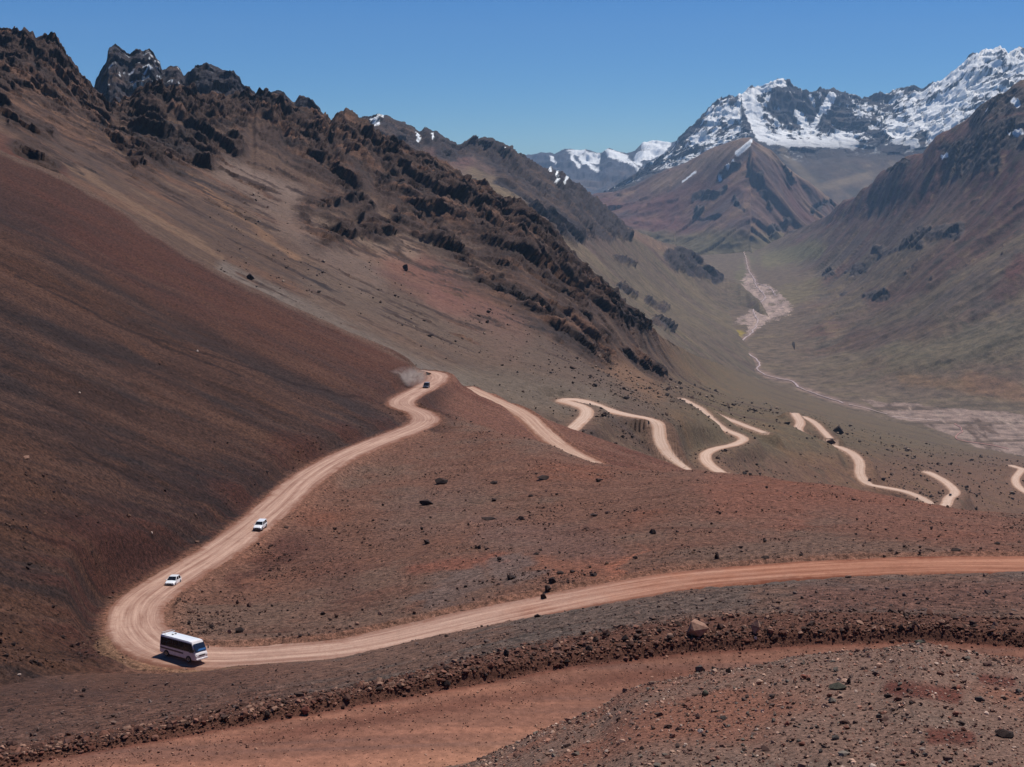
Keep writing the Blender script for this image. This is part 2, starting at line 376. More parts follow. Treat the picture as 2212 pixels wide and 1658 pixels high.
W[:, 2] = W[:, 2] * (1 - flat) + (zz - 0.06) * flat + rel
# low windrow of graded dirt along both sides of the roads
W[:, 2] += 0.38 * np.exp(-((dist - hw - 1.3) / 0.65) ** 2) * (0.6 + 0.8 * (nmid + .3)) * rowm(9, 18, 2)
# colours of the ground
tb = fbm(W, 40, 4, seed=20); ts = fbm(np.stack([ac_, al_ * .10, 0 * ac_], 1), 16, 5, .62, seed=21); tr = fbm(W, 13, 4, .6, seed=22)
col = np.tile(alb(112, 80, 68), (len(W), 1))
col = blend(col, alb(108, 86, 76), sstep(.02, .4, tb + .5 * tr) * .8)
col = blend(col, alb(120, 78, 63), sstep(.05, .45, -tb + .5 * tr) * .8)
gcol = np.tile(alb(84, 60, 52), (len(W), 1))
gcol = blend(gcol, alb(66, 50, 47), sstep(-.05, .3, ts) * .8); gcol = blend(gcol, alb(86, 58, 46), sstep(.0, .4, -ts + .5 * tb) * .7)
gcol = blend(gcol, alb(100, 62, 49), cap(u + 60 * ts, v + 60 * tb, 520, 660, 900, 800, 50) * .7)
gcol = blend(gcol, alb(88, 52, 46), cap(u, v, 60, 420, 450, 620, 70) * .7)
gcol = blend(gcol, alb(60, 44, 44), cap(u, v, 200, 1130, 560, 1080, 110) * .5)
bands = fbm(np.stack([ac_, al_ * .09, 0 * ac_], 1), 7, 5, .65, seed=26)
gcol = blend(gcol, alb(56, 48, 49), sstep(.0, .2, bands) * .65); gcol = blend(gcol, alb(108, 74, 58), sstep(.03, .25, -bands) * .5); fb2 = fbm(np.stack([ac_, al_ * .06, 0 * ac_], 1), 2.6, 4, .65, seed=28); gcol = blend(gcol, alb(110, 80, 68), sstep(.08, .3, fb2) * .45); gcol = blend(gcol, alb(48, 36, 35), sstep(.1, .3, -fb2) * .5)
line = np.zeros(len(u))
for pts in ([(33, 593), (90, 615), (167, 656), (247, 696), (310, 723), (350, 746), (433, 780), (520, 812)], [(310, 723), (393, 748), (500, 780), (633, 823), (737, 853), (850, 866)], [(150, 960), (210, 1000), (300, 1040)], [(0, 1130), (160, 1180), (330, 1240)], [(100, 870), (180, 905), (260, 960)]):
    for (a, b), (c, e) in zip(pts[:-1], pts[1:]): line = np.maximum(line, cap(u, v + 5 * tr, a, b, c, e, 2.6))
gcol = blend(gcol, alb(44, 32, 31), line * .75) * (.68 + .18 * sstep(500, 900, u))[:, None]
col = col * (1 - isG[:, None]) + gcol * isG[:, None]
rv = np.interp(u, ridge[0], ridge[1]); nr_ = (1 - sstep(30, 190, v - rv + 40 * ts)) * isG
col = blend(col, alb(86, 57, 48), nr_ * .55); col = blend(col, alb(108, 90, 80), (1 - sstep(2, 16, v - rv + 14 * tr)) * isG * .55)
col = blend(col, alb(74, 44, 37), isG * (1 - sstep(hw + 5, hw + 11 + 8 * (tr + .2), dist)) * sstep(.0, .25, .15 + rill) * .7)
hr_ = fbm(aniso(W, (1, -.25, -.05), .08), 5, 5, .62, seed=27); col = blend(col, alb(88, 58, 48), sstep(.16, .36, hr_) * .65 * (1 - isG) * rowm(11, 17, 3))
col = blend(col, alb(132, 98, 84), sstep(.2, .42, -hr_) * .5 * (1 - isG) * rowm(11, 17, 3))
col = blend(col, alb(112, 77, 66), isE2 * .8)
col = blend(col, alb(96, 62, 53), isE2 * sstep(.0, .3, fbm(aniso(W, (.8, -.3, -.45), .08), 10, 3, seed=23)) * .8)
# red patches and grey fans on the hill
for a, b, c, e, wd, cc, k in [(1560, 1075, 1700, 1100, 60, (128, 82, 68), .5), (1800, 1080, 2150, 1160, 60, (124, 82, 70), .4), (1080, 1225, 1330, 1215, 26, (138, 88, 70), .5), (1280, 1250, 1400, 1195, 12, (160, 102, 82), .55), (900, 1230, 1100, 1215, 20, (128, 78, 64), .6),
                              (1110, 1240, 1140, 1225, 32, (106, 90, 86), .8), (930, 1300, 1060, 1250, 26, (104, 88, 84), .7), (1060, 1150, 1300, 1180, 40, (112, 86, 80), .5), (860, 1130, 1000, 1080, 60, (108, 84, 76), .5), (640, 1180, 760, 1250, 60, (96, 66, 58), .5), (500, 1250, 640, 1180, 25, (84, 54, 48), .6)]:
    col = blend(col, alb(*cc), cap(u + 90 * tr + 60 * tb, v + 34 * tr + 16 * tb, a, b, c, e, wd * .9) * k * rowm(12, 14, 4))
sl = rowm(6, 10, 3)
cs = np.tile(alb(116, 89, 78), (len(W), 1)); cs = blend(cs, alb(102, 88, 82), sstep(-.05, .35, tb + tr)); 
cs = blend(cs, alb(102, 88, 82), cap(u + 90 * tr, v + 24 * tr, 1120, 1345, 1600, 1290, 26) * .75); cs = blend(cs, alb(112, 78, 69), cap(u + 40 * tr, v + 9 * tb, 1750, 1295, 2350, 1280, 34) * .7)
cs = blend(cs, alb(108, 75, 64), (1 - sstep(500, 900, u)) * .7); lw = (1 - sstep(120, 700, u + 120 * tb)) * sstep(st[7] + 6, st[9] - 6, ri + 20 * tr); lw = lw * .55; cs = cs * (1 - lw[:, None]) + gcol * lw[:, None]
col = col * (1 - sl[:, None]) + cs * sl[:, None]
bank = rowm(5, 7, 1)
col = blend(col, alb(92, 62, 52), bank)
rd = rowm(4, 5, 5)
trk = fbm(aniso(W, (1, .13, 0), .015), .9, 4, .6, seed=24)
cr = np.tile(alb(128, 90, 77), (len(W), 1)); cr = blend(cr, alb(152, 106, 89), sstep(.0, .3, trk) * .8); cr = blend(cr, alb(112, 82, 74), sstep(.05, .35, -trk) * .8); cr = blend(cr, alb(168, 122, 100), (1 - sstep(.1, .5, (ri - st[4]) / max(st[5] - st[4], 1))) * .5)
tt = (ri - st[4]) / max(st[5] - st[4], 1)                     # 0 near side, 1 far side
cr = blend(cr, alb(104, 68, 58), np.exp(-((tt - .72) / .09) ** 2) * sstep(-.3, .2, tr) * .8)
cr = blend(cr, alb(100, 60, 50), sstep(.86, .97, tt) * .8)
col = blend(col, 0, 0 * u) * (1 - rd[:, None]) + cr * rd[:, None]
fg = rowm(0, 4, 4)
cf = np.tile(alb(118, 93, 83), (len(W), 1)); cf = blend(cf, alb(108, 92, 84), sstep(0, .35, tr)); cf = blend(cf, alb(126, 86, 72), sstep(.05, .35, -tr))
for a, b, c, e, wd in [(1930, 1490, 2060, 1500, 22), (2120, 1465, 2180, 1470, 14), (2010, 1590, 2100, 1600, 18)]:
    cf = blend(cf, alb(92, 46, 38), cap(u + 60 * tr, v + 26 * tr, a, b, c, e, wd * .8) * .8)
col = col * (1 - fg[:, None]) + cf * fg[:, None]
# dust thrown beside the roads, old wheel loops outside the hairpin
dust = (1 - sstep(hw - .5, hw + (3.0 + 3.5 * (tr + .3)) * (1 - .65 * isG), dist)) * rowm(9, 17, 1) * (.75 + .5 * sstep(-.2, .3, nfine))
col = blend(col, alb(138, 98, 82), np.clip(dust, 0, 1) * .75)
loops = []
for off in (0, 9, 17):
    loops.append(make_path(N, [(520, 1444 + off * .2), (430, 1449 - off * .4), (330, 1441 - off * .7), (258, 1424 - off), (222 + off, 1402 - off * .6), (214 + off, 1384 - off * .3), (236 + off, 1360), (285, 1322), (330, 1282)], .7, 6, .5))
ld, _, _ = nearest(np.stack([u * 0, u * 0, u], 1) * 0 + W, loops)
col = blend(col, alb(138, 108, 86), (1 - sstep(.2, .95, ld)) * .55 * rowm(8, 16, 1))
N['W'] = W.reshape(R, Cn, 3); colN = col.reshape(R, Cn, 3)
mat_near = terrain_mat('gravel_soil', 6.0, 30.0, contrast=0.75, bump=0.8, bdist=.10, sprinkle=(9.0, .80, .35, 1.7))
mat_hill = terrain_mat('stony_soil', 1.2, 6.0, contrast=0.95, bump=1.0, bdist=.5, sprinkle=(2.6, .84, .3, 1.45))
mat_track = terrain_mat('packed_dirt', 2.5, 25.0, contrast=0.35, bump=0.5, bdist=.05, sprinkle=(14.0, .93, .6, 1.7))
def part(L, col, a, b, name, mat, kind='structure'):
    return grid_mesh(name, L['W'][a:b + 1], col[a:b + 1], kind, mat)
part(N, colN, 0, st[4], 'gravel_ground', mat_near)
part(N, colN, st[4], st[5], 'dirt_road', mat_track)
part(N, colN, st[5], st[7], 'hillside', mat_near)
part(N, colN, st[7], st[17] + rows[17] + (rows[18] if len(rows) > 18 else 0), 'hillside', mat_hill)

# ---------------------------------------------------------------- road ribbons
def ribbon(p, name, mat, lift=0.05, crown=0.10, taper=None):
    Wc, s, wd = p['W'], p['s'], p['w']
    t = np.gradient(Wc[:, :2], axis=0); t /= np.linalg.norm(t, axis=1)[:, None]
    nrm = np.stack([-t[:, 1], t[:, 0]], 1); m = 17
    x = np.linspace(-1, 1, m); jig = (fbm(Wc, 9, 3, seed=31) + .5 * fbm(Wc, 2.2, 3, seed=32))[:, None] * .7
    half = (wd / 2 * (1 + .10 * fbm(Wc, 25, 2, seed=30)))[:, None]
    P = np.zeros((len(Wc), m, 3))
    off = x[None] * half + jig * np.abs(x[None])
    P[..., :2] = Wc[:, None, :2] + nrm[:, None] * off[..., None]
    rut = -0.05 * (np.exp(-((np.abs(x) - .30) / .08) ** 2) + np.exp(-((np.abs(x) - .62) / .07) ** 2))
    P[..., 2] = Wc[:, None, 2] + lift + crown * (1 - x[None] ** 2) + rut[None] - .25 * (np.abs(x[None]) > .99)
    ac = np.broadcast_to(off, P.shape[:2]); al = np.broadcast_to(s[:, None], P.shape[:2])
    return grid_mesh(name, P, None, 'structure', mat, extra={'across': ac / (wd / 2)[:, None], 'along': al})
def road_mat(name, light, dark, edge, orange=False):
    m = NT(name); a = m.n('ShaderNodeAttribute'); a.attribute_name = 'across'; b = m.n('ShaderNodeAttribute'); b.attribute_name = 'along'
    c = m.n('ShaderNodeCombineXYZ'); m.l(m.math('MULTIPLY', a.outputs['Fac'], 3.2), c.inputs[0]); m.l(m.math('MULTIPLY', b.outputs['Fac'], .018), c.inputs[1])
    st_ = m.noise(1.5, 6, .68, c.outputs[0], .3); pos = m.n('ShaderNodeNewGeometry').outputs['Position']
    pat = m.noise(.12, 4, .6, pos); fine = m.noise(5, 6, .75, pos)
    k = m.math('ADD', m.rng(st_, .36, .62, 0, 1), m.rng(pat, .3, .7, -.25, .25))
    col = m.mix(k, dark, light)
    ab = m.math('ABSOLUTE', a.outputs['Fac'], 0); rag = m.noise(.9, 5, .7, pos); ed = m.math('ADD', m.math('ADD', m.rng(ab, .5, 1.0, 0, 1), m.rng(pat, .3, .7, -.4, .4)), m.rng(rag, .35, .65, -.3, .3))
    ed2 = m.n('ShaderNodeClamp'); m.l(ed, ed2.inputs[0])
    col = m.mix(ed2.outputs[0], col, edge)
    f = m.math('MULTIPLY', m.rng(fine, .25, .75, .72, 1.28), m.rng(rag, .3, .7, .86, 1.12)); cc = m.n('ShaderNodeCombineColor'); [m.l(f, cc.inputs[i]) for i in range(3)]
    col = m.mix(1.0, col, cc.outputs[0], 'MULTIPLY')
    if orange:
        t = m.math('ADD', b.outputs['Fac'], m.rng(pat, .3, .7, -14, 14)); col = m.mix(m.rng(t, 55, 100, 1, 0), col, m.mix(1.0, col, (.88, .64, .53), 'MULTIPLY'))
    m.l(col, m.b.inputs['Base Color']); m.b.inputs['Roughness'].default_value = .95; m.b.inputs['Specular IOR Level'].default_value = .1
    bp = m.n('ShaderNodeBump'); bp.inputs['Strength'].default_value = .5; bp.inputs['Distance'].default_value = .12; m.l(m.math('ADD', st_, m.math('MULTIPLY', fine, .3)), bp.inputs['Height']); m.l(bp.outputs[0], m.b.inputs['Normal'])
    return m.m
T3 = lambda c: tuple(float(x) for x in c)
m_road = road_mat('dusty_road', T3(alb(196, 164, 150)), T3(alb(148, 114, 102)), T3(alb(124, 86, 73)), True)
m_road_far = road_mat('pale_dusty_road', T3(alb(208, 182, 168)), T3(alb(184, 156, 142)), T3(alb(165, 130, 112)))
ribbon(R_main, 'dirt_road', m_road, lift=.06)
ribbon(R_leg, 'dirt_road', road_mat('worn_dusty_road', T3(alb(200, 170, 154)), T3(alb(160, 126, 112)), T3(alb(140, 102, 86))), lift=.12)
print('near', time.time() - T0, U.shape)
# ================================================================ LEFT MOUNTAIN WITH THE SWITCHBACK SLOPE
def build_mountain_cols(L): pass
front = [(-400, 120), (-150, 60), (0, 77), (20, 85), (40, 73), (65, 70), (72, 80), (78, 92), (85, 80), (95, 84), (118, 82), (126, 95), (135, 112), (150, 135), (165, 152), (180, 175), (200, 197), (212, 208), (240, 232), (265, 221), (285, 212), (305, 196), (312, 200), (335, 195), (360, 200), (380, 190), (400, 196), (415, 196),
         (430, 216), (445, 210), (460, 201), (475, 210), (490, 218), (505, 212), (520, 206), (545, 216), (560, 206), (592, 212), (618, 228), (640, 246), (655, 236), (672, 246), (700, 264), (712, 270), (722, 256), (737, 244), (760, 244), (777, 259), (790, 264), (807, 281), (835, 300), (870, 317), (892, 332), (917, 345), (945, 352), (970, 360),
         (985, 372), (1005, 390), (1037, 411), (1060, 424), (1087, 437), (1104, 434), (1120, 437), (1140, 457), (1170, 487), (1187, 500), (1204, 520), (1222, 538), (1237, 551), (1270, 587), (1296, 610), (1320, 627), (1350, 660), (1387, 694), (1430, 730), (1500, 768), (1560, 790), (1600, 806), (1640, 820), (1700, 840), (1780, 868), (1900, 905),
         (2000, 928), (2080, 962), (2212, 988), (2600, 1020)]
fu, fv = np.array(front, float).T; fj = jag(fu, fv, 15, 24, 3); k_ = 1 - sstep(1150, 1400, fj[0]); fv2 = np.interp(fj[0], fu, fv); fu, fv = fj[0], fv2 + (fj[1] - fv2) * k_
fd_u, fd_d = pl(-400, 1500, 0, 1600, 400, 1750, 737, 2000, 1087, 1900, 1387, 1700, 1430, 2000, 1500, 2700, 1560, 3500, 1600, 4200, 1640, 4350, 1700, 4230, 1780, 3960, 1900, 3700, 2000, 3560, 2080, 3390, 2212, 3240, 2600, 3080)
h1 = C((-400, 240, 680), (0, 380, 690), (267, 500, 700), (500, 640, 690), (737, 750, 670), (900, 825, 650), (1040, 885, 670), (1150, 935, 680), (1277, 970, 700), (1400, 1005, 720), (1500, 1040, 762), (1700, 1080, 920), (1900, 1100, 1060), (2030, 1112, 1085), (2212, 1135, 1200), (2600, 1175, 1300))
hc = [(h1[0], h1[1] + 110, h1[2] * .8), h1,
      C((-400, 140, 950), (0, 260, 950), (267, 400, 950), (500, 520, 950), (737, 640, 930), (900, 720, 900), (1040, 790, 870), (1150, 825, 840), (1277, 862, 815), (1355, 868, 845), (1400, 872, 870), (1440, 875, 950), (1500, 880, 1080), (1600, 905, 1150), (1700, 912, 1260), (1800, 945, 1240), (1900, 985, 1260), (2030, 1020, 1320), (2212, 1022, 1600), (2600, 1055, 1750)),
      C((-400, 110, 1200), (0, 180, 1250), (267, 310, 1300), (500, 390, 1350), (737, 470, 1400), (900, 550, 1370), (1040, 615, 1320), (1150, 680, 1250), (1277, 760, 1200), (1400, 805, 1450), (1500, 832, 1900), (1600, 858, 2300), (1700, 882, 2600), (1800, 906, 2700), (1900, 932, 2650), (2030, 962, 2500), (2212, 1000, 2600), (2600, 1033, 2600)),
      Cv(fu, fv, fd_u, fd_d)]
hc.append((hc[-1][0], hc[-1][1] + 45, hc[-1][2] * 1.12)); hc.append((hc[-1][0], hc[-1][1] + 160, hc[-1][2] * 1.2))
rows = rows_for(hc, -200, 2400, 1.75); rows[0] = 14; rows[-1] = 10; rows[-2] = 16
U, V, D, st = loft(hc, -300, 2500, 1.9 / QD, rows); H = dict(U=U, V=V, D=D, du=1.9 / QD); R, Cn = U.shape; st_H = st
hp = [([(1205, 958), (1222, 940), (1240, 924), (1262, 903), (1268, 888), (1252, 877), (1225, 870), (1212, 866), (1228, 863), (1255, 866), (1304, 884), (1355, 897), (1395, 903), (1415, 910), (1424, 924), (1424, 945), (1440, 978), (1474, 1008), (1510, 1026), (1550, 1040)], [8, 8, 8, 8, 8, 9, 10, 10, 11, 12, 13, 12, 11, 10, 8, 8, 8, 8, 8, 8], 5, [-138, -139, -140, -141, -141, -141, -141, -141, -141, -142, -145, -148, -150, -152, -154, -157, -162, -168, -172, -176]),
      ([(1470, 862), (1484, 869), (1512, 884), (1538, 908), (1565, 929), (1594, 940), (1606, 950), (1585, 961), (1545, 970), (1524, 982), (1527, 999), (1548, 1016), (1575, 1034)], 8, 5, [-196, -196, -198, -201, -203, -204, -203, -199, -193, -189, -186, -183, -180]),
      ([(1535, 890), (1552, 898), (1580, 909), (1608, 920), (1630, 928), (1652, 936)], 7, 4, [-206, -206, -207, -208, -209, -210]),
      ([(1716, 893), (1722, 901), (1729, 914), (1723, 929), (1735, 941), (1757, 954), (1790, 962), (1812, 966), (1842, 981), (1857, 1000), (1857, 1024), (1874, 1046), (1902, 1052), (1958, 1063), (1995, 1079), (2024, 1096), (2042, 1092), (2050, 1076), (2063, 1064), (2044, 1043), (2015, 1026), (2000, 1020)], 9, 4, [-240, -240, -241, -242, -243, -245, -246, -248, -250, -252, -255, -258, -260, -263, -266, -270, -274, -278, -282, -286, -290, -291]),
      ([(1730, 900), (1742, 904), (1760, 914), (1776, 930), (1793, 948)], 7, 4, [-244, -244, -243, -243, -242]),
      ([(2184, 1006), (2196, 1010), (2207, 1014), (2200, 1024), (2193, 1036), (2200, 1052), (2225, 1068), (2260, 1080)], 9, 4, [-366, -364, -362, -357, -350, -340, -328, -316])]
HR = [make_path(H, a, b, c, 3.0, z_) for a, b, c, z_ in hp]
W = P2W(U, V, D).reshape(-1, 3); W0 = W.copy(); u, v, d = U.ravel(), V.ravel(), D.ravel(); ri = np.repeat(np.arange(R), Cn)
dist, zz, hw = nearest(W, HR); flat = 1 - sstep(hw + 4.5, hw + 14, dist); dist_H, hw_H = dist.reshape(U.shape), hw.reshape(U.shape)
FALL = (.74, -.30, -.60); RIB = (.46, -.42, -.78)
wn1 = fbm(W, 90, 4, .6, seed=40); wn2 = fbm(W, 45, 4, .6, seed=41)
uu, vv = u + 26 * wn1, v + 22 * wn2
rock = np.zeros(len(u))
crags = [(-100, 60, 20, 90, 60), (0, 90, 60, 170, 38), (40, 85, 130, 210, 36), (100, 90, 150, 150, 26), (130, 120, 215, 270, 24), (200, 230, 235, 285, 22), (-60, 130, 60, 190, 30), (250, 225, 320, 240, 26), (300, 215, 360, 300, 24), (340, 210, 450, 250, 26), (400, 205, 440, 300, 22), (450, 220, 520, 250, 22), (520, 215, 620, 235, 24),
         (250, 290, 330, 350, 22), (300, 260, 400, 330, 26), (330, 330, 440, 350, 14), (400, 290, 445, 335, 22), (460, 310, 510, 325, 14), (240, 290, 260, 320, 14), (270, 310, 300, 360, 12), (560, 225, 640, 300, 24), (620, 250, 720, 340, 28), (640, 300, 760, 400, 24), (700, 270, 800, 330, 34), (740, 300, 860, 390, 36), (800, 310, 960, 420, 40),
         (830, 400, 940, 470, 26), (900, 360, 1060, 500, 40), (960, 440, 1110, 560, 34), (1000, 420, 1130, 480, 30), (1080, 450, 1200, 560, 34), (1120, 530, 1260, 640, 30), (1200, 560, 1320, 660, 22), (1260, 640, 1390, 705, 16), (660, 450, 790, 428, 9), (655, 465, 680, 500, 8), (690, 500, 850, 488, 16), (700, 515, 850, 500, 14), (780, 465, 800, 450, 8),
         (860, 470, 1010, 560, 15), (1018, 580, 1060, 608, 13), (1050, 600, 1120, 640, 16), (1110, 630, 1200, 700, 15), (1140, 655, 1250, 690, 16), (1190, 680, 1290, 745, 24), (1215, 720, 1300, 770, 15), (1290, 660, 1380, 712, 10), (1345, 765, 1425, 808, 7), (40, 320, 110, 370, 12), (-20, 400, 40, 440, 16), (0, 225, 30, 260, 14), (20, 270, 110, 290, 9)]
for a in crags: rock = np.maximum(rock, cap(uu, vv, *a))
# scattered small outcrops
sp = fbm(aniso(W, FALL, .35), 24, 4, .62, seed=42)
scat = np.zeros(len(u))
for a, b, c, e, wd, k in [(60, 270, 430, 430, 60, .9), (420, 420, 560, 480, 45, 1.), (340, 350, 560, 420, 50, .8), (740, 520, 900, 540, 30, 1.), (900, 560, 1000, 600, 40, .6), (560, 600, 1000, 720, 60, .45), (1000, 600, 1300, 760, 60, .6), (1240, 600, 1420, 740, 50, .9), (1050, 480, 1330, 660, 60, .8), (440, 480, 760, 640, 60, .45), (0, 200, 200, 330, 50, .8), (560, 330, 760, 460, 50, .5), (1350, 740, 1500, 850, 40, .5)]:
    scat = np.maximum(scat, cap(u, v, a, b, c, e, wd) * k)
rock = np.maximum(rock, sstep(.30, .42, sp + .28 * scat) * sstep(.1, .4, scat))
rock *= sstep(0, .25, rock + .40 * fbm(aniso(W, RIB, .3), 20, 4, .6, seed=43) - .05)
big = np.zeros(len(u))
for a in crags: big = np.maximum(big, cap(uu, vv, *a[:4], a[4] * 1.15))
rock *= (1 - flat); rock[(ri > st[4] + 3)] *= .6
qa = aniso(W, RIB, .22)
r1 = fbm(qa, 95, 6, .56, seed=44, ridged=True); r2 = fbm(aniso(W, (.5, .2, .84), .45), 34, 5, .6, seed=45, ridged=True); r3 = fbm(W, 12, 4, .6, seed=46)
sc_ = np.clip(d / 1500, .35, 1.3)
crestk = 1 - .45 * np.exp(-((ri - st[4]) / 10.0) ** 2)
qb = aniso(W, RIB, .35); fa = facets(qb, rock, 44, 1); fb_ = facets(aniso(W, RIB, .45), rock, 17, 2); fc = facets(W, rock, 6.5, 3)
zone = np.zeros(len(u))
for a in crags: zone = np.maximum(zone, cap(uu, vv, *a[:4], a[4] * 1.9 + 6))
rr = fbm(qa, 62, 6, .58, seed=55, ridged=True)
zone *= (1 - flat); disp = sc_ * crestk * (zone * (20 * (rr - .28) + 9 * (r1 - .28)) + rock * (.3 + .7 * big) * (13 * fa + 7 * fb_ + 2.4 * fc))
disp += (1 - zone) * (1 - flat) * sc_ * (1 - .88 * sstep(800, 860, v) * sstep(1000, 1150, u)) * (7 * fbm(aniso(W, FALL, .12), 60, 4, .5, seed=47) + 1.2 * r3 + .5 * fbm(aniso(W, FALL, .2), 8, 3, seed=48)) * sstep(650, 900, d)
W += disp[:, None] * np.array([.30, -.62, .40]) * (1 - flat)[:, None]
W[:, 2] = W[:, 2] * (1 - flat) + (zz - .2) * flat
# colours
tb = fbm(W0, 150, 4, .55, seed=50); ts = fbm(aniso(W0, FALL, .06), 40, 5, .6, seed=51); tr = fbm(W0, 22, 5, .65, seed=52)
col = np.tile(alb(92, 73, 64), (len(W), 1))
col = blend(col, alb(112, 90, 76), sstep(0, .35, ts + .3 * tb)); col = blend(col, alb(82, 67, 62), sstep(.02, .30, -ts + .3 * tr)); col = blend(col, alb(108, 80, 66), sstep(.05, .3, tb))
for a, b, c, e, wd, cc, k in [(100, 335, 480, 560, 8, (138, 110, 90), .45), (380, 360, 640, 560, 7, (140, 106, 82), .5), (0, 180, 300, 330, 26, (118, 88, 72), .6), (470, 350, 800, 600, 40, (118, 100, 92), .6), (450, 340, 640, 420, 20, (124, 106, 98), .7),
                              (860, 560, 1100, 730, 44, (122, 84, 76), .6), (940, 640, 1000, 680, 20, (130, 88, 80), .4), (480, 590, 1000, 830, 22, (116, 104, 98), .8), (700, 640, 1400, 860, 60, (104, 88, 79), .7), (1000, 830, 1300, 880, 40, (112, 100, 90), .7), (1200, 720, 1420, 850, 22, (130, 96, 74), .6), (700, 500, 880, 540, 30, (138, 118, 104), .6),
                              (1020, 440, 1300, 640, 8, (138, 116, 96), .6), (880, 500, 1010, 590, 14, (118, 104, 96), .6), (-50, 290, 120, 380, 26, (92, 56, 48), .7), (760, 400, 1000, 560, 30, (112, 92, 80), .5), (640, 250, 700, 280, 14, (96, 90, 70), .7)]:
    col = blend(col, alb(*cc), cap(uu, vv, a, b, c, e, wd) * k)
grass = sstep(1380, 1560, u + 60 * tb) * sstep(-.3, .25, tb + .6 * ts + .25)
grass = np.maximum(grass, .8 * sstep(1480, 1700, u) * sstep(-.25, .2, ts))
col = blend(col, alb(102, 89, 72), grass * (1 - sstep(955, 1030, v)) * .85); col = blend(col, alb(84, 74, 62), sstep(.12, .3, fbm(W0, 14, 4, .65, seed=54)) * sstep(1200, 1450, u) * .7)
col = blend(col, alb(114, 86, 72), sstep(950, 1040, v + 20 * tr) * sstep(1050, 1300, u) * .8)
col = blend(col, alb(118, 92, 70), sstep(.05, .35, tr + .4 * tb) * sstep(1300, 1500, u) * .5)
col = blend(col, alb(92, 78, 66), sstep(.1, .35, -tr) * sstep(1300, 1500, u) * .6)
rk = np.tile(alb(68, 54, 50), (len(W), 1)); rk = blend(rk, alb(104, 78, 66), sstep(0, .35, fbm(aniso(W0, FALL, .3), 30, 4, .6, seed=53))); rk = blend(rk, alb(56, 48, 48), sstep(.05, .35, -tb + .4 * tr))
km = np.clip(np.maximum(sstep(.25, .6, rock), zone * sstep(-.05, .30, rr + .5 * tr - .12)), 0, 1); scat2 = sstep(.22, .36, sp + .30 * scat) * sstep(.1, .4, scat) * (1 - flat); km = np.maximum(km, scat2 * .85); col = col * (1 - km[:, None]) + rk * km[:, None]
col = blend(col, alb(134, 104, 90), (1 - sstep(hw, hw + 7 + 5 * tr, dist)) * .45); col = blend(col, alb(186, 156, 140), (1 - sstep(hw - .6, hw + .6, dist)))
H['W'] = W.reshape(R, Cn, 3); colH = col.reshape(R, Cn, 3)
mat_mtn = terrain_mat('mountain_rock', .22, 1.3, contrast=.42, bump=.9, bdist=2.2, sprinkle=(.5, .90, .35, 1.2))
grid_mesh('mountain', H['W'], colH, 'structure', mat_mtn)
for p in HR: ribbon(p, 'dirt_road', m_road_far, lift=.12, crown=.12)
print('H', time.time() - T0, U.shape)

# ================================================================ DARK TOWERS BEHIND THE RIDGE
def simple(name, curves, u0, u1, px, tintf, dispf, mat, first=12, last=10):
    rows = rows_for(curves, u0, u1, px); rows[0] = min(rows[0], first * 4) if rows[0] > first else rows[0]; rows[-1] = last
    U, V, D, st = loft(curves, u0, u1, px, rows); R, Cn = U.shape
    L = dict(U=U, V=V, D=D, du=px); W = P2W(U, V, D).reshape(-1, 3)
    ctx = dict(u=U.ravel(), v=V.ravel(), d=D.ravel(), W=W, ri=np.repeat(np.arange(R), Cn), st=st)
    dv, aux = dispf(ctx); W1 = W + dv; col = tintf(ctx, aux, W1)
    L['W'] = W1.reshape(R, Cn, 3); L['st'] = st
    grid_mesh(name, L['W'], col.reshape(R, Cn, 3), 'structure', mat); return L
tu, tv = pl(120, 330, 190, 250, 200, 207, 204, 195, 208, 175, 214, 162, 226, 142, 232, 128, 233, 112, 238, 103, 250, 98, 262, 108, 276, 119, 283, 121, 292, 115, 302, 112, 312, 117, 322, 115, 330, 120, 338, 132, 346, 142, 350, 160, 358, 152, 370, 147, 385, 146, 393, 158, 397, 168, 404, 160, 415, 150, 428, 143, 436, 145, 445, 142, 462, 147, 480, 157,
            492, 160, 505, 158, 514, 166, 522, 184, 528, 192, 540, 189, 552, 202, 560, 209, 580, 210, 590, 200, 602, 197, 612, 200, 620, 212, 634, 224, 645, 214, 655, 213, 668, 222, 682, 236, 700, 255, 713, 262, 760, 290, 800, 330)
tu, tv = jag(tu, tv, 5, 14, 5)
tc_ = [(tu, tv + 190, 0 * tu + 2300), (tu, tv + 70, 0 * tu + 2520), (tu, tv, 0 * tu + 2700 + 60 * np.sin(tu / 30)), (tu, tv + 60, 0 * tu + 2850), (tu, tv + 260, 0 * tu + 3000)]
def td(c):
    W = c['W']; a = fbm(aniso(W, (.35, 0, -.94), .3), 90, 6, .58, seed=60, ridged=True); b = fbm(W, 30, 5, .62, seed=61)
    k = 1 - .55 * np.exp(-((c['ri'] - c['st'][2]) / 8.0) ** 2)
    return ((30 * (a - .2) + 8 * b + 17 * facet(aniso(W, (.35, 0, -.94), .4), 60, 4) + 8 * facet(W, 22, 5)) * k)[:, None] * np.array([.2, -.75, .32]), a
def tt_(c, a, W):
    n = fbm(c['W'], 60, 4, .6, seed=62); col = np.tile(alb(58, 54, 60), (len(a), 1)); col = blend(col, alb(80, 66, 62), sstep(0, .35, n))
    s = fbm(aniso(c['W'], (-.6, 0, -.8), .12), 16, 3, .6, seed=63); sn = sstep(.34, .42, s + .12 * cap(c['u'], c['v'], 260, 120, 345, 170, 40)) * cap(c['u'], c['v'], 220, 190, 390, 170, 60)
    return blend(col, alb(225, 232, 245), sn * .9)
mat_far = terrain_mat('dark_crag', .05, .35, contrast=.4, bump=.9, bdist=7)
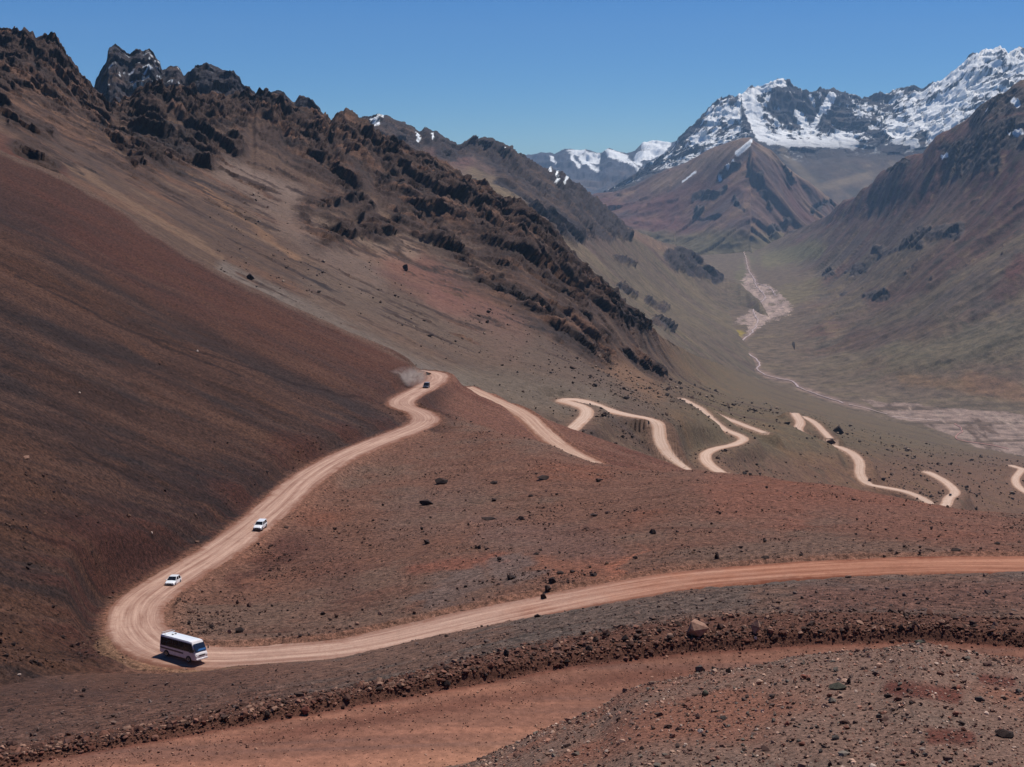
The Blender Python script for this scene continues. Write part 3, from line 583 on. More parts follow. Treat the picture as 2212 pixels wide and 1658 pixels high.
simple('mountain', tc_, 125, 790, 1.9, tt_, td, mat_far)

# ================================================================ SECOND SPUR ABOVE THE VALLEY
iu, iv = pl(640, 300, 740, 262, 790, 259, 800, 256, 815, 250, 835, 250, 848, 258, 860, 265, 878, 272, 895, 283, 905, 292, 911, 283, 919, 279, 930, 285, 940, 286, 950, 296, 962, 303, 985, 318, 1002, 310, 1012, 301, 1022, 297, 1033, 304, 1045, 298, 1060, 304, 1085, 315, 1098, 318, 1120, 333, 1128, 342, 1140, 350, 1160, 360, 1180, 368, 1186, 364, 1200, 373, 1212, 376,
            1226, 390, 1240, 400, 1248, 398, 1262, 412, 1275, 425, 1290, 436, 1302, 446, 1310, 456, 1322, 464, 1332, 476, 1352, 490, 1380, 502, 1420, 520, 1450, 528, 1480, 537, 1505, 552, 1530, 576, 1560, 600, 1600, 614, 1640, 650, 1700, 740)
iu, iv = jag(iu, iv, 4, 16, 6)
ic = [C((600, 480, 2600), (1000, 530, 2600), (1150, 650, 2300), (1300, 770, 2200), (1450, 840, 2600), (1600, 880, 3600), (1720, 900, 4000)),
      C((600, 360, 3300), (900, 390, 3400), (1100, 460, 3400), (1250, 580, 3500), (1350, 650, 3700), (1450, 705, 4000), (1550, 745, 4500), (1620, 760, 5150), (1720, 850, 4400)),
      C((600, 320, 4200), (900, 340, 4200), (1100, 400, 4300), (1250, 485, 4500), (1350, 565, 4900), (1450, 625, 5600), (1550, 660, 6300), (1600, 680, 6600), (1640, 720, 5900), (1720, 800, 4700)),
      Cv(iu, iv, [600, 740, 1020, 1330, 1450, 1560, 1600, 1640, 1720], [4600, 4600, 5000, 6000, 7000, 7300, 7450, 6700, 5000])]
ic.append((iu, iv + 40, np.interp(iu, ic[-1][0], ic[-1][2]) * 1.12))
IF_ = (.72, -.25, -.64)
icr = [(790, 262, 900, 300, 20), (900, 290, 960, 310, 16), (960, 330, 1040, 310, 16), (1000, 305, 1100, 330, 16), (1060, 320, 1180, 390, 26), (1150, 370, 1290, 450, 24), (1100, 380, 1230, 450, 26), (1180, 430, 1310, 500, 18), (1280, 450, 1345, 490, 10), (1450, 552, 1500, 560, 12), (1460, 572, 1550, 598, 10), (1330, 500, 1350, 510, 6), (900, 390, 1000, 420, 20),
       (1340, 620, 1370, 640, 5), (1400, 650, 1440, 670, 5), (1330, 560, 1370, 570, 4), (1150, 460, 1250, 510, 14), (1410, 690, 1450, 710, 4)]
def idd(c):
    W, u, v, ri = c['W'], c['u'], c['v'], c['ri']; n1, n2 = fbm(W, 260, 4, .6, seed=70), fbm(W, 120, 4, .6, seed=71)
    rock = np.zeros(len(u))
    for a in icr: rock = np.maximum(rock, cap(u + 20 * n1, v + 16 * n2, *a[:4], a[4] * 1.45))
    rock *= sstep(0, .3, rock + .4 * fbm(aniso(W, IF_, .4), 70, 4, .6, seed=72))
    k = 1 - .5 * np.exp(-((ri - c['st'][3]) / 8.0) ** 2)
    d = rock * (55 * (fbm(aniso(W, IF_, .3), 260, 6, .56, seed=73, ridged=True) - .2) + 26 * facets(aniso(W, RIB, .4), rock, 110, 6) + 11 * facets(W, rock, 40, 7) + 4) * k
    d += (1 - rock) * (26 * fbm(aniso(W, IF_, .12), 230, 4, .5, seed=75)) * k
    return d[:, None] * np.array([.3, -.6, .4]), rock
def itt(c, rock, W):
    u, v = c['u'], c['v']; ts = fbm(aniso(c['W'], IF_, .07), 90, 6, .65, seed=76); tb = fbm(c['W'], 500, 4, .55, seed=77)
    col = np.tile(alb(92, 75, 70), (len(u), 1)); col = blend(col, alb(78, 66, 63), sstep(0, .3, ts)); col = blend(col, alb(112, 96, 78), sstep(.02, .3, tb))
    col = blend(col, alb(99, 88, 72), sstep(1280, 1450, u + v * .3 - 90 + 60 * tb) * sstep(-.35, .3, ts + .1) * .85)
    col = blend(col, alb(100, 76, 74), cap(u, v, 940, 330, 1000, 350, 22) * .8); col = blend(col, alb(122, 96, 82), cap(u, v, 1330, 490, 1450, 545, 10) * .6)
    rk = np.tile(alb(60, 53, 55), (len(u), 1)); rk = blend(rk, alb(86, 70, 63), sstep(.0, .3, ts)); km = sstep(.25, .6, rock); col = col * (1 - km[:, None]) + rk * km[:, None]
    sn = np.zeros(len(u))
    for a in [(802, 262, 812, 272, 6), (815, 255, 822, 258, 5), (896, 296, 898, 312, 4), (934, 290, 928, 310, 3), (1201, 375, 1196, 400, 3), (1222, 385, 1214, 402, 3), (1082, 328, 1084, 332, 3), (1186, 366, 1188, 372, 3)]:
        sn = np.maximum(sn, cap(u, v, *a))
    return blend(col, alb(232, 238, 248), sstep(.4, .6, sn))
mat_i = terrain_mat('spur_rock', .03, .2, contrast=.55, bump=.8, bdist=9)
I2 = simple('mountain', ic, 620, 1715, 1.9, itt, idd, mat_i)

# ================================================================ VALLEY FLOOR AND RIGHT MOUNTAIN
vu = lambda us, z, ds: (np.array(us, float), 330 - 3080 * np.array(z, float) / np.array(ds, float), np.array(ds, float))
mu, mv = pl(1380, 522, 1500, 522, 1600, 517, 1690, 513, 1735, 497, 1765, 481, 1785, 466, 1808, 449, 1840, 430, 1875, 405, 1908, 373, 1925, 362, 1958, 345, 1975, 340, 1995, 335, 2008, 315, 2022, 299, 2050, 285, 2092, 258, 2108, 240, 2125, 224, 2140, 214, 2158, 204, 2175, 202, 2190, 190, 2212, 182, 2300, 150, 2600, 60)
vc = [vu([1380, 2600], [-705, -705], [2800, 2800]), vu([1380, 2212, 2600], [-693, -693, -693], [3400, 3300, 3150]),
      vu([1380, 1560, 1700, 1760, 1850, 2000, 2212, 2600], [-690, -690, -688, -688, -688, -688, -688, -688], [4900, 5050, 4369, 4196, 4075, 3961, 3930, 3850]),
      vu([1380, 1640, 1700, 1760, 1850, 2000, 2212, 2600], [-690, -690, -672, -655, -640, -590, -540, -500], [6700, 6300, 5900, 5300, 4900, 4500, 4300, 4200]),
      C((1380, 550, 9300), (1600, 545, 9650), (1700, 560, 8600), (1760, 585, 7500), (1850, 600, 6300), (2000, 585, 5200), (2212, 545, 4800), (2600, 490, 4600)),
      C((1380, 533, 9900), (1600, 528, 10200), (1700, 520, 9500), (1760, 500, 8800), (1850, 480, 7600), (2000, 455, 6100), (2212, 400, 5300), (2600, 330, 5000)),
      Cv(mu, mv, [1380, 1600, 1690, 1785, 1875, 1958, 2022, 2125, 2212, 2600], [10400, 10600, 10500, 8900, 8000, 7200, 6800, 6400, 6200, 6000])]
vc.append((mu, mv + 50, np.interp(mu, vc[-1][0], vc[-1][2]) * 1.12))
MF = (-.70, -.30, -.60)
patch_poly = [(1615, 590), (1595, 622), (1618, 636), (1635, 653), (1622, 670), (1593, 690), (1590, 702), (1618, 703), (1612, 728), (1640, 705), (1675, 690), (1708, 676), (1714, 666), (1705, 653), (1688, 640), (1675, 625), (1655, 616), (1635, 616), (1622, 593)]
plain_poly = [(1860, 862), (1975, 872), (2212, 897), (2450, 905), (2450, 1010), (2212, 985), (2108, 966), (2075, 948), (1990, 915), (1925, 902)]
upper_poly = [(1508, 535), (1530, 541), (1600, 542), (1655, 531), (1640, 522), (1620, 518), (1600, 530), (1560, 534)]
def inpoly(u, v, poly):
    m = np.zeros(len(u), bool); j = len(poly) - 1
    for i in range(len(poly)):
        (a, b), (c, e) = poly[i], poly[j]
        m ^= ((b > v) != (e > v)) & (u < (c - a) * (v - b) / (e - b + 1e-9) + a); j = i
    return m
def vd(c):
    W, u, v, st, ri = c['W'], c['u'], c['v'], c['st'], c['ri']
    slope = sstep(st[2] - 5, st[2] + 60, ri) * np.clip(sstep(1690, 1800, u) + sstep(st[4], st[5], ri) * sstep(1650, 1720, u), 0, 1)
    n1, n2 = fbm(W, 300, 4, .6, seed=80), fbm(W, 150, 4, .6, seed=81)
    rock = np.zeros(len(u))
    for a in [(2055, 330, 2200, 280, 26), (2060, 370, 2150, 350, 22), (2120, 240, 2200, 220, 30), (1925, 365, 1960, 360, 8), (1830, 590, 1865, 580, 9), (1786, 598, 1800, 592, 6), (1960, 520, 2070, 495, 12), (1890, 545, 1990, 535, 7), (1815, 640, 1822, 636, 5), (1880, 645, 1915, 635, 7), (1700, 500, 1760, 470, 8), (2110, 330, 2212, 300, 14)]:
        rock = np.maximum(rock, cap(u + 22 * n1, v + 16 * n2, *a))
    sp = fbm(aniso(W, MF, .5), 60, 4, .62, seed=82)
    rock = np.maximum(rock, sstep(.36, .50, sp + .14 * cap(u, v, 1900, 600, 2150, 520, 90)) * slope * .45)
    rock *= sstep(0, .3, rock + .4 * n2)
    k = 1 - .4 * np.exp(-((ri - st[6]) / 8.0) ** 2)
    gul = fbm(aniso(W, MF, .16), 420, 6, .52, seed=83, ridged=True)
    d = slope * k * (78 * (gul - .3) + 7 * fbm(aniso(W, MF, .2), 60, 4, .5, seed=89)) + rock * (16 * facets(aniso(W, MF, .5), rock, 90, 8) + 8 * facets(W, rock, 34, 9) + 8) * k
    d += (1 - slope) * 1.5 * fbm(W, 60, 3, seed=85) * 1.0
    return d[:, None] * np.array([-.3, -.45, .5]), (rock, slope, gul)
def vt(c, aux, W):
    rock, slope, gul = aux; u, v = c['u'], c['v']; ts = fbm(aniso(c['W'], MF, .07), 110, 6, .65, seed=86); tb = fbm(c['W'], 700, 4, .55, seed=87); tr = fbm(c['W'], 90, 5, .6, seed=88)
    tw = fbm(aniso(c['W'], MF, .12), 420, 4, .6, seed=98)
    col = np.tile(alb(102, 87, 74), (len(u), 1))
    col = blend(col, alb(98, 72, 66), sstep(.02, .22, tw + .2 * ts) * slope * .85); col = blend(col, alb(92, 80, 76), sstep(.02, .3, -ts) * slope * .7); col = blend(col, alb(108, 94, 74), sstep(.05, .3, ts) * .6)
    hi = sstep(560, 420, v + 60 * tb + (u - 1800) * .12) * slope
    col = blend(col, alb(100, 70, 68), hi * .85); col = blend(col, alb(88, 80, 80), hi * sstep(0, .3, ts) * .7); col = blend(col, alb(112, 88, 78), hi * sstep(.05, .3, -tw) * .6)
    col = blend(col, alb(78, 70, 62), sstep(.06, .3, tr) * slope * .75); col = blend(col, alb(122, 104, 80), sstep(.08, .3, -tr) * slope * .5)
    low = sstep(700, 800, v) * slope; col = blend(col, alb(103, 91, 73), low * .5)
    for a, b, e, f, wd, cc, k in [(1960, 770, 2212, 720, 50, (100, 91, 72), .6), (2100, 830, 2260, 862, 22, (122, 90, 68), .6), (1950, 820, 2100, 840, 12, (120, 92, 66), .5), (1850, 690, 1990, 640, 50, (92, 80, 66), .55), (1850, 740, 2010, 715, 24, (84, 62, 58), .5), (1880, 650, 1990, 620, 14, (90, 62, 58), .5), (2180, 600, 2230, 560, 12, (100, 60, 56), .6), (1660, 560, 1760, 540, 20, (112, 106, 74), .6),
                                  (1900, 880, 2212, 873, 4, (84, 72, 58), .6), (1550, 718, 1600, 722, 8, (150, 132, 58), .8), (1600, 600, 1620, 560, 12, (104, 100, 70), .5), (1700, 640, 1760, 620, 24, (112, 102, 72), .5), (1840, 550, 1990, 480, 20, (88, 76, 74), .5)]:
        col = blend(col, alb(*cc), cap(u + 30 * tr, v + 14 * tr, a, b, e, f, wd) * k)
    g = np.tile(alb(152, 132, 126), (len(u), 1)); gs = fbm(aniso(c['W'], np.array([.12, 1, 0]), .12), 34, 5, .65, seed=90); w1_ = fbm(c['W'], 40, 4, .65, seed=91); w2_ = fbm(c['W'], 40, 4, .65, seed=92); g = blend(g, alb(128, 108, 100), sstep(.1, .4, gs)); g = blend(g, alb(176, 154, 144), sstep(.1, .3, -gs)); g = blend(g, alb(112, 98, 84), sstep(.12, .3, w1_ + gs))
    bed = np.zeros(len(u)); ST = [(1612, 560), (1618, 586), (1630, 604), (1632, 616), (1652, 640), (1640, 658), (1628, 672), (1636, 694), (1624, 718), (1606, 734), (1595, 750), (1604, 760), (1622, 768), (1640, 784), (1636, 798), (1650, 808), (1672, 816), (1712, 824), (1728, 838), (1772, 854), (1822, 871), (1875, 884)]
    for (a_, b_), (e_, f_) in zip(ST[:-1], ST[1:]): bed = np.maximum(bed, cap(u + 9 * w1_, v + 5 * w2_, a_, b_, e_, f_, 6))
    col = blend(col, alb(134, 112, 104), bed * .85)
    m = (inpoly(u + 12 * tr + 16 * w1_, v + 8 * tr + 12 * w2_, patch_poly) | inpoly(u, v + 4 * tr, upper_poly)) * 1.0
    col = col * (1 - m[:, None]) + g * m[:, None]
    g2 = blend(np.tile(alb(136, 116, 108), (len(u), 1)), alb(98, 80, 70), sstep(.08, .25, gs)); g3 = fbm(aniso(c['W'], (1, .1, 0), .1), 70, 5, .62, seed=93); g2 = blend(g2, alb(96, 80, 70), sstep(.05, .3, g3)); g2 = blend(g2, alb(150, 130, 120), sstep(.12, .35, -gs))
    m = inpoly(u + 20 * tr, v + 12 * tr, plain_poly) * (c['ri'] < c['st'][2] + 8); col = col * (1 - m[:, None]) + g2 * m[:, None]
    rk = np.tile(alb(80, 71, 69), (len(u), 1)); km = sstep(.25, .6, rock); col = col * (1 - km[:, None]) + rk * km[:, None]
    sn = np.zeros(len(u))
    for a in [(2036, 338, 2044, 333, 4), (2192, 290, 2206, 284, 5), (2180, 292, 2182, 290, 3), (2128, 248, 2132, 244, 4), (2190, 228, 2200, 236, 7)]: sn = np.maximum(sn, cap(u, v, *a))
    return blend(col, alb(232, 236, 245), sstep(.4, .6, sn))
mat_v = terrain_mat('valley_slope', .03, .25, contrast=.55, bump=.7, bdist=6)
VF = simple('valley', vc, 1385, 2500, 1.9, vt, vd, mat_v, last=8)

# ================================================================ STREAM
def stream(pts, z, w0, mat):
    q = catmull(pts, 8); d = np.array([first_hit(VF, a, b) for a, b in q]); z = -d * (q[:, 1] - 330) / 3080 + 1.2; d = dz(q[:, 1], z); Wc = P2W(q[:, 0], q[:, 1], d)
    s = np.concatenate([[0], np.cumsum(np.linalg.norm(np.diff(Wc, axis=0), axis=1))]); t = np.linspace(0, s[-1], int(s[-1] / 12) + 2)
    Wc = np.stack([np.interp(t, s, Wc[:, k]) for k in range(3)], 1); n = fbm(Wc, 60, 3, seed=95)
    Wc[:, 0] += 10 * n; tg = np.gradient(Wc[:, :2], axis=0); tg /= np.linalg.norm(tg, axis=1)[:, None]; nr = np.stack([-tg[:, 1], tg[:, 0]], 1)
    wv = w0 * (1 + .8 * fbm(Wc, 90, 3, seed=96)); P = np.zeros((len(Wc), 3, 3))
    for k, x in enumerate((-1, 0, 1)): P[:, k, :2] = Wc[:, :2] + nr * (x * wv / 2)[:, None]; P[:, k, 2] = Wc[:, 2] + (1.0 if x == 0 else .2)
    grid_mesh('river', P, None, 'structure', mat)
mw = paint('silty_water', alb(188, 164, 156), .35, var=.12, scale=.02)
stream([(1604, 530), (1612, 560), (1618, 586), (1630, 604), (1632, 616), (1652, 640), (1640, 658), (1628, 672), (1636, 694), (1624, 718), (1606, 734), (1595, 750), (1604, 760), (1622, 768), (1640, 784), (1636, 798), (1650, 808), (1672, 816), (1712, 824), (1728, 838), (1772, 854), (1822, 871)], 0, 5.5, mw)
stream([(1835, 874), (1875, 884), (1915, 895)], 0, 3.5, mw)
stream([(1925, 900), (1965, 904), (2028, 909)], 0, 3, mw)
stream([(2060, 916), (2078, 928), (2066, 944), (2080, 953), (2130, 960), (2180, 970)], 0, 3, paint('muddy_water', alb(180, 130, 118), .35))
stream([(1632, 612), (1650, 617), (1666, 625), (1676, 640)], 0, 5, mw)
print('valley', time.time() - T0)

# ================================================================ PYRAMID MOUNTAIN
pu, pv = pl(1200, 480, 1240, 447, 1284, 422, 1330, 415, 1370, 406, 1420, 380, 1475, 354, 1510, 337, 1542, 320, 1580, 309, 1605, 301, 1622, 299, 1632, 308, 1662, 326, 1708, 371, 1735, 392, 1758, 406, 1795, 428, 1830, 455, 1900, 520)
pc = [C((1200, 600, 9000), (1500, 600, 9000), (1900, 580, 9300)), C((1200, 520, 9700), (1310, 516, 9700), (1400, 523, 9700), (1500, 532, 9650), (1620, 527, 9250), (1690, 517, 9600), (1740, 500, 10100), (1780, 485, 10200), (1900, 540, 10200)),
      C((1200, 500, 10300), (1310, 465, 10250), (1450, 450, 10200), (1560, 410, 10050), (1620, 395, 9900), (1680, 430, 10050), (1760, 452, 10400), (1900, 530, 10600)),
      Cv(pu, pv, [1200, 1310, 1475, 1580, 1620, 1700, 1900], [11000, 10900, 10900, 10600, 10300, 10500, 10800])]
pc.append((pu, pv + 50, np.interp(pu, pc[-1][0], pc[-1][2]) * 1.1))
def pd_(c):
    W, u, v = c['W'], c['u'], c['v']; n1 = fbm(W, 500, 4, .6, seed=100); rock = np.zeros(len(u))
    for a in [(1505, 420, 1570, 405, 9), (1498, 470, 1520, 440, 6), (1645, 390, 1668, 450, 9), (1600, 350, 1560, 380, 8), (1670, 500, 1700, 480, 12), (1760, 470, 1790, 440, 8), (1590, 440, 1610, 460, 8), (1690, 370, 1720, 400, 6)]: rock = np.maximum(rock, cap(u + 26 * n1, v + 22 * fbm(W, 200, 4, .6, seed=99), *a))
    rock *= sstep(-.1, .25, rock - .75 + .9 * fbm(W, 120, 4, .6, seed=97) + .1)
    fd = (np.where(u < 1622, -.6, .6))[:, None] * np.array([1, 0, 0]) + np.array([0, -.45, -.66]); q = W - .85 * (W * fd).sum(1)[:, None] * fd / (fd ** 2).sum(1)[:, None]
    g = fbm(q, 420, 5, .55, seed=101, ridged=True); k = 1 - .6 * np.exp(-((c['ri'] - c['st'][3]) / 8.0) ** 2)
    d = (100 * (g - .3) + 26 * facet(q, 260, 14) + rock * (40 * facets(W, rock, 170, 10) + 20 * facets(W, rock, 60, 11) + 10)) * k
    return d[:, None] * np.array([0, -.6, .6]), (rock, q)
def pt_(c, aux, W):
    rock, q = aux; u, v = c['u'], c['v']; ts = fbm(q, 130, 5, .6, seed=103); tb = fbm(c['W'], 700, 4, .5, seed=104)
    col = np.tile(alb(104, 82, 76), (len(u), 1)); col = blend(col, alb(88, 74, 74), sstep(0, .25, ts)); col = blend(col, alb(124, 100, 84), sstep(.05, .3, -ts + .3 * tb)); col = blend(col, alb(100, 68, 66), sstep(0, .3, tb) * .8)
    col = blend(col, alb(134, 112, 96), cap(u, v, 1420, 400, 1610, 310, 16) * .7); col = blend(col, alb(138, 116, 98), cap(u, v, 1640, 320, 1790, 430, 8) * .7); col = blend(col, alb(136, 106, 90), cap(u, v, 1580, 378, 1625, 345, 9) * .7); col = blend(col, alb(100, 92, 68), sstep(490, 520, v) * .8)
    rk = np.tile(alb(74, 68, 70), (len(u), 1)); km = sstep(.3, .6, rock) * .9; col = col * (1 - km[:, None]) + rk * km[:, None]
    sn = np.zeros(len(u))
    for a in [(1592, 334, 1616, 314, 6), (1619, 310, 1622, 306, 4), (1476, 394, 1500, 378, 3.5), (1570, 366, 1572, 364, 3.5), (1555, 384, 1557, 383, 4), (1582, 352, 1584, 350, 3)]: sn = np.maximum(sn, cap(u, v, *a))
    return blend(col, alb(235, 238, 246), sstep(.4, .6, sn))
simple('mountain', pc, 1210, 1890, 1.9, pt_, pd_, terrain_mat('scree_peak', .02, .15, contrast=.3, bump=.7, bdist=10))

# ================================================================ SNOW RANGE
ku, kv = pl(1280, 440, 1350, 396, 1400, 360, 1430, 340, 1450, 322, 1462, 305, 1475, 292, 1488, 280, 1502, 268, 1518, 252, 1535, 235, 1548, 225, 1562, 222, 1575, 215, 1590, 213, 1602, 205, 1612, 196, 1625, 189, 1645, 193, 1660, 183, 1675, 175, 1692, 171, 1705, 175, 1715, 188, 1725, 192, 1735, 200, 1750, 203, 1765, 198, 1788, 197, 1808, 199, 1820, 205, 1842, 204, 1860, 212, 1875, 216,
            1890, 208, 1905, 201, 1918, 203, 1932, 194, 1950, 194, 1968, 188, 1982, 194, 1995, 192, 2015, 182, 2042, 172, 2055, 158, 2075, 149, 2084, 135, 2092, 124, 2108, 116, 2125, 108, 2140, 110, 2158, 104, 2178, 119, 2190, 110, 2196, 104, 2212, 109, 2260, 96, 2330, 80, 2600, 40)
ku, kv = jag(ku, kv, 7, 13, 7)
kc = [C((1280, 560, 11000), (2600, 520, 11000)), C((1280, 460, 11800), (1700, 440, 11900), (1800, 405, 12100), (1900, 385, 12300), (2000, 380, 12200), (2600, 400, 11500)),
      C((1280, 445, 12700), (1350, 405, 12800), (1450, 355, 12800), (1600, 330, 12900), (1700, 318, 12900), (1850, 315, 12900), (1960, 322, 12700), (2100, 300, 12300), (2600, 220, 11500)),
      C((1280, 442, 13200), (1350, 399, 13300), (1450, 340, 13400), (1600, 270, 13500), (1650, 265, 13300), (1700, 258, 13600), (1780, 262, 13800), (1850, 262, 13500), (1960, 262, 13400), (2100, 205, 13000), (2600, 130, 12500)),
      (ku, kv, np.interp(ku, [1280, 1600, 1690, 1850, 2100, 2600], [14000, 14100, 13900, 14300, 14000, 13500]))]
kc.append((ku, kv + 60, kc[-1][2] * 1.06))
def kd(c):
    W, u, v = c['W'], c['u'], c['v']; st = c['st']; ri = c['ri']; k = 1 - .6 * np.exp(-((ri - st[4]) / 8.0) ** 2)
    hi = sstep(st[2] - 40, st[2] + 30, ri)
    lean = np.where((u > 1900)[:, None], np.array([[-.62, -.2, -.76]]), np.where((u < 1600)[:, None], np.array([[-.45, -.3, -.8]]), np.array([[.1, -.4, -.9]])))
    q = W - .62 * (W * lean).sum(1)[:, None] * lean
    a = fbm(q, 620, 7, .58, seed=110, ridged=True); b = fbm(W, 190, 5, .6, seed=111, ridged=True)
    bowl = np.maximum(cap(u, v, 1618, 215, 1640, 290, 22), cap(u, v, 1640, 300, 1830, 312, 16)); 
    d = hi * k * (120 * (a - .25) + 55 * facet(aniso(W, (0, -.5, -.8), .6), 260, 12) + 34 * facet(W, 95, 13)) * (1 - .7 * bowl) + (1 - hi) * 60 * fbm(W, 500, 4, .5, seed=112)
    return d[:, None] * np.array([0, -.55, .45]), (q, a, b, hi)
def kt(c, aux, W):
    q, a, b, hi = aux; u, v = c['u'], c['v']; R_ = c['st'][-1] + 1; Wg = W.reshape(-1, int(len(u) / R_) , 3) if False else None
    col = np.tile(alb(62, 62, 70), (len(u), 1)); n = fbm(W, 300, 4, .6, seed=113); n3 = fbm(aniso(W, (0, -.6, -.8), .3), 120, 5, .65, seed=117); col = blend(col, alb(80, 74, 74), sstep(0, .3, n))
    foot = 1 - sstep(c['st'][2] - 70, c['st'][2] + 5, c['ri'] + 30 * n)
    col = blend(col, alb(108, 94, 86), foot * .9); col = blend(col, alb(78, 72, 74), foot * sstep(.0, .2, n3) * .7); col = blend(col, alb(140, 124, 108), foot * sstep(.1, .3, -n3) * .6); col = blend(col, alb(84, 78, 76), foot * sstep(.0, .25, fbm(W, 240, 4, .6, seed=114)))
    col = blend(col, alb(140, 124, 104), cap(u, v, 1690, 330, 1760, 400, 10) * .5); col = blend(col, alb(136, 120, 102), cap(u, v, 1760, 410, 1880, 380, 9) * .6)
    cover = -.06 + 0 * u
    for x0, y0, x1, y1, wd, k in [(1612, 205, 1640, 280, 17, .9), (1600, 205, 1690, 178, 9, .7), (1640, 295, 1700, 312, 12, .8), (1690, 310, 1840, 312, 10, .85), (1740, 290, 1795, 215, 9, .7), (1720, 240, 1760, 300, 10, .45), (1640, 250, 1720, 300, 14, .25), (1780, 300, 1830, 300, 12, .6), (1850, 240, 1960, 280, 26, .2), (1950, 300, 2030, 235, 12, .55), (1960, 240, 2025, 300, 9, .6), (2020, 200, 2140, 115, 15, .6),
                                  (2010, 240, 2200, 140, 46, .35), (2040, 290, 2212, 200, 50, .32), (2140, 130, 2300, 120, 30, .4), (1480, 330, 1560, 250, 26, .22), (1540, 320, 1620, 290, 22, .2), (1930, 310, 1980, 315, 8, .6), (1440, 350, 1500, 330, 16, .15), (1570, 240, 1595, 260, 8, .3)]:
        cover = np.maximum(cover, -.12 + cap(u + 10 * n, v + 8 * n, x0, y0, x1, y1, wd) * (k + .12))
    pat = -.6 * (a - .25) - .2 * (b - .2) + .7 * fbm(q, 150, 5, .62, seed=115) + .75 * fbm(q, 45, 4, .6, seed=116)
    sn = sstep(.02, .09, pat + 1.15 * cover) * hi * (1 - foot)
    up = np.maximum(cap(u, v, 1950, 320, 1850, 330, 12), 0)
    return blend(col, alb(238, 240, 246) * 1.02, np.clip(sn, 0, 1))
simple('snowy_mountain', kc, 1290, 2480, 1.6, kt, kd, terrain_mat('snow_rock', .012, .09, contrast=.12, bump=.7, bdist=14))

# ================================================================ FARTHEST RANGE
ju, jv = pl(1020, 352, 1100, 348, 1134, 342, 1150, 337, 1170, 331, 1185, 333, 1197, 338, 1215, 330, 1230, 326, 1247, 329, 1264, 326, 1280, 330, 1297, 335, 1307, 326, 1314, 321, 1330, 327, 1354, 334, 1370, 331, 1380, 322, 1390, 314, 1400, 311, 1410, 307, 1430, 309, 1447, 313, 1480, 300, 1560, 310)
jc = [C((1020, 520, 13500), (1560, 520, 13500)), C((1020, 430, 16500), (1300, 430, 16500), (1380, 405, 17000), (1560, 380, 17500)), (ju, jv, 0 * ju + 20000), (ju, jv + 40, 0 * ju + 21500)]
def jd(c):
    W = c['W']; k = 1 - .6 * np.exp(-((c['ri'] - c['st'][2]) / 6.0) ** 2); a = fbm(W - .5 * (W @ np.array([.5, -.3, -.8]))[:, None] * np.array([.5, -.3, -.8]), 900, 6, .58, seed=120, ridged=True)
    return (320 * (a - .25) * k)[:, None] * np.array([0, -.7, .42]), a
def jt(c, a, W):
    u, v = c['u'], c['v']; n = fbm(W, 350, 5, .62, seed=121); col = np.tile(alb(74, 74, 84), (len(u), 1)); col = blend(col, alb(98, 86, 84), sstep(0, .3, n) * sstep(350, 400, v))
    cover = -.35 + 0 * u
    for x0, y0, x1, y1, wd, k in [(1390, 318, 1440, 318, 10, .75), (1380, 345, 1430, 330, 10, .7), (1340, 345, 1380, 362, 8, .45), (1310, 330, 1350, 350, 10, .4), (1220, 332, 1290, 345, 9, .3), (1255, 345, 1290, 372, 7, .4), (1190, 345, 1200, 362, 5, .5), (1235, 345, 1250, 365, 5, .5), (1360, 366, 1385, 378, 4, .6)]: cover = np.maximum(cover, -.35 + (k + .35) * cap(u, v, x0, y0, x1, y1, wd))
    return blend(col, alb(238, 241, 248), sstep(0, .12, cover + .9 * n - .3 * (a - .2)))
simple('snowy_mountain', jc, 1030, 1550, 1.9, jt, jd, terrain_mat('distant_snow_rock', .01, .07, contrast=.15, bump=.6, bdist=20))
print('far', time.time() - T0)

# ---------------------------------------------------------------- air
def add_haze(density):
    x0, x1, y0, y1, z0, z1 = -24000, 24000, -400, 30000, -4000, 2600
    vs = [(x, y, z) for x in (x0, x1) for y in (y0, y1) for z in (z0, z1)]
    fs = [(0, 1, 3, 2), (4, 6, 7, 5), (0, 4, 5, 1), (2, 3, 7, 6), (0, 2, 6, 4), (1, 5, 7, 3)]
    me = bpy.data.meshes.new('haze'); me.from_pydata(vs, [], fs); o = bpy.data.objects.new('haze', me); sc.collection.objects.link(o); o['kind'] = 'stuff'
    m = bpy.data.materials.new('thin_air'); m.use_nodes = True; t = m.node_tree; t.nodes.clear(); ou = t.nodes.new('ShaderNodeOutputMaterial'); pvn = t.nodes.new('ShaderNodeVolumePrincipled')
    pvn.inputs['Density'].default_value = density; pvn.inputs['Color'].default_value = (.44, .70, 1.0, 1); pvn.inputs['Anisotropy'].default_value = .0
    t.links.new(pvn.outputs[0], ou.inputs['Volume']); me.materials.append(m)
add_haze(2.3e-5)
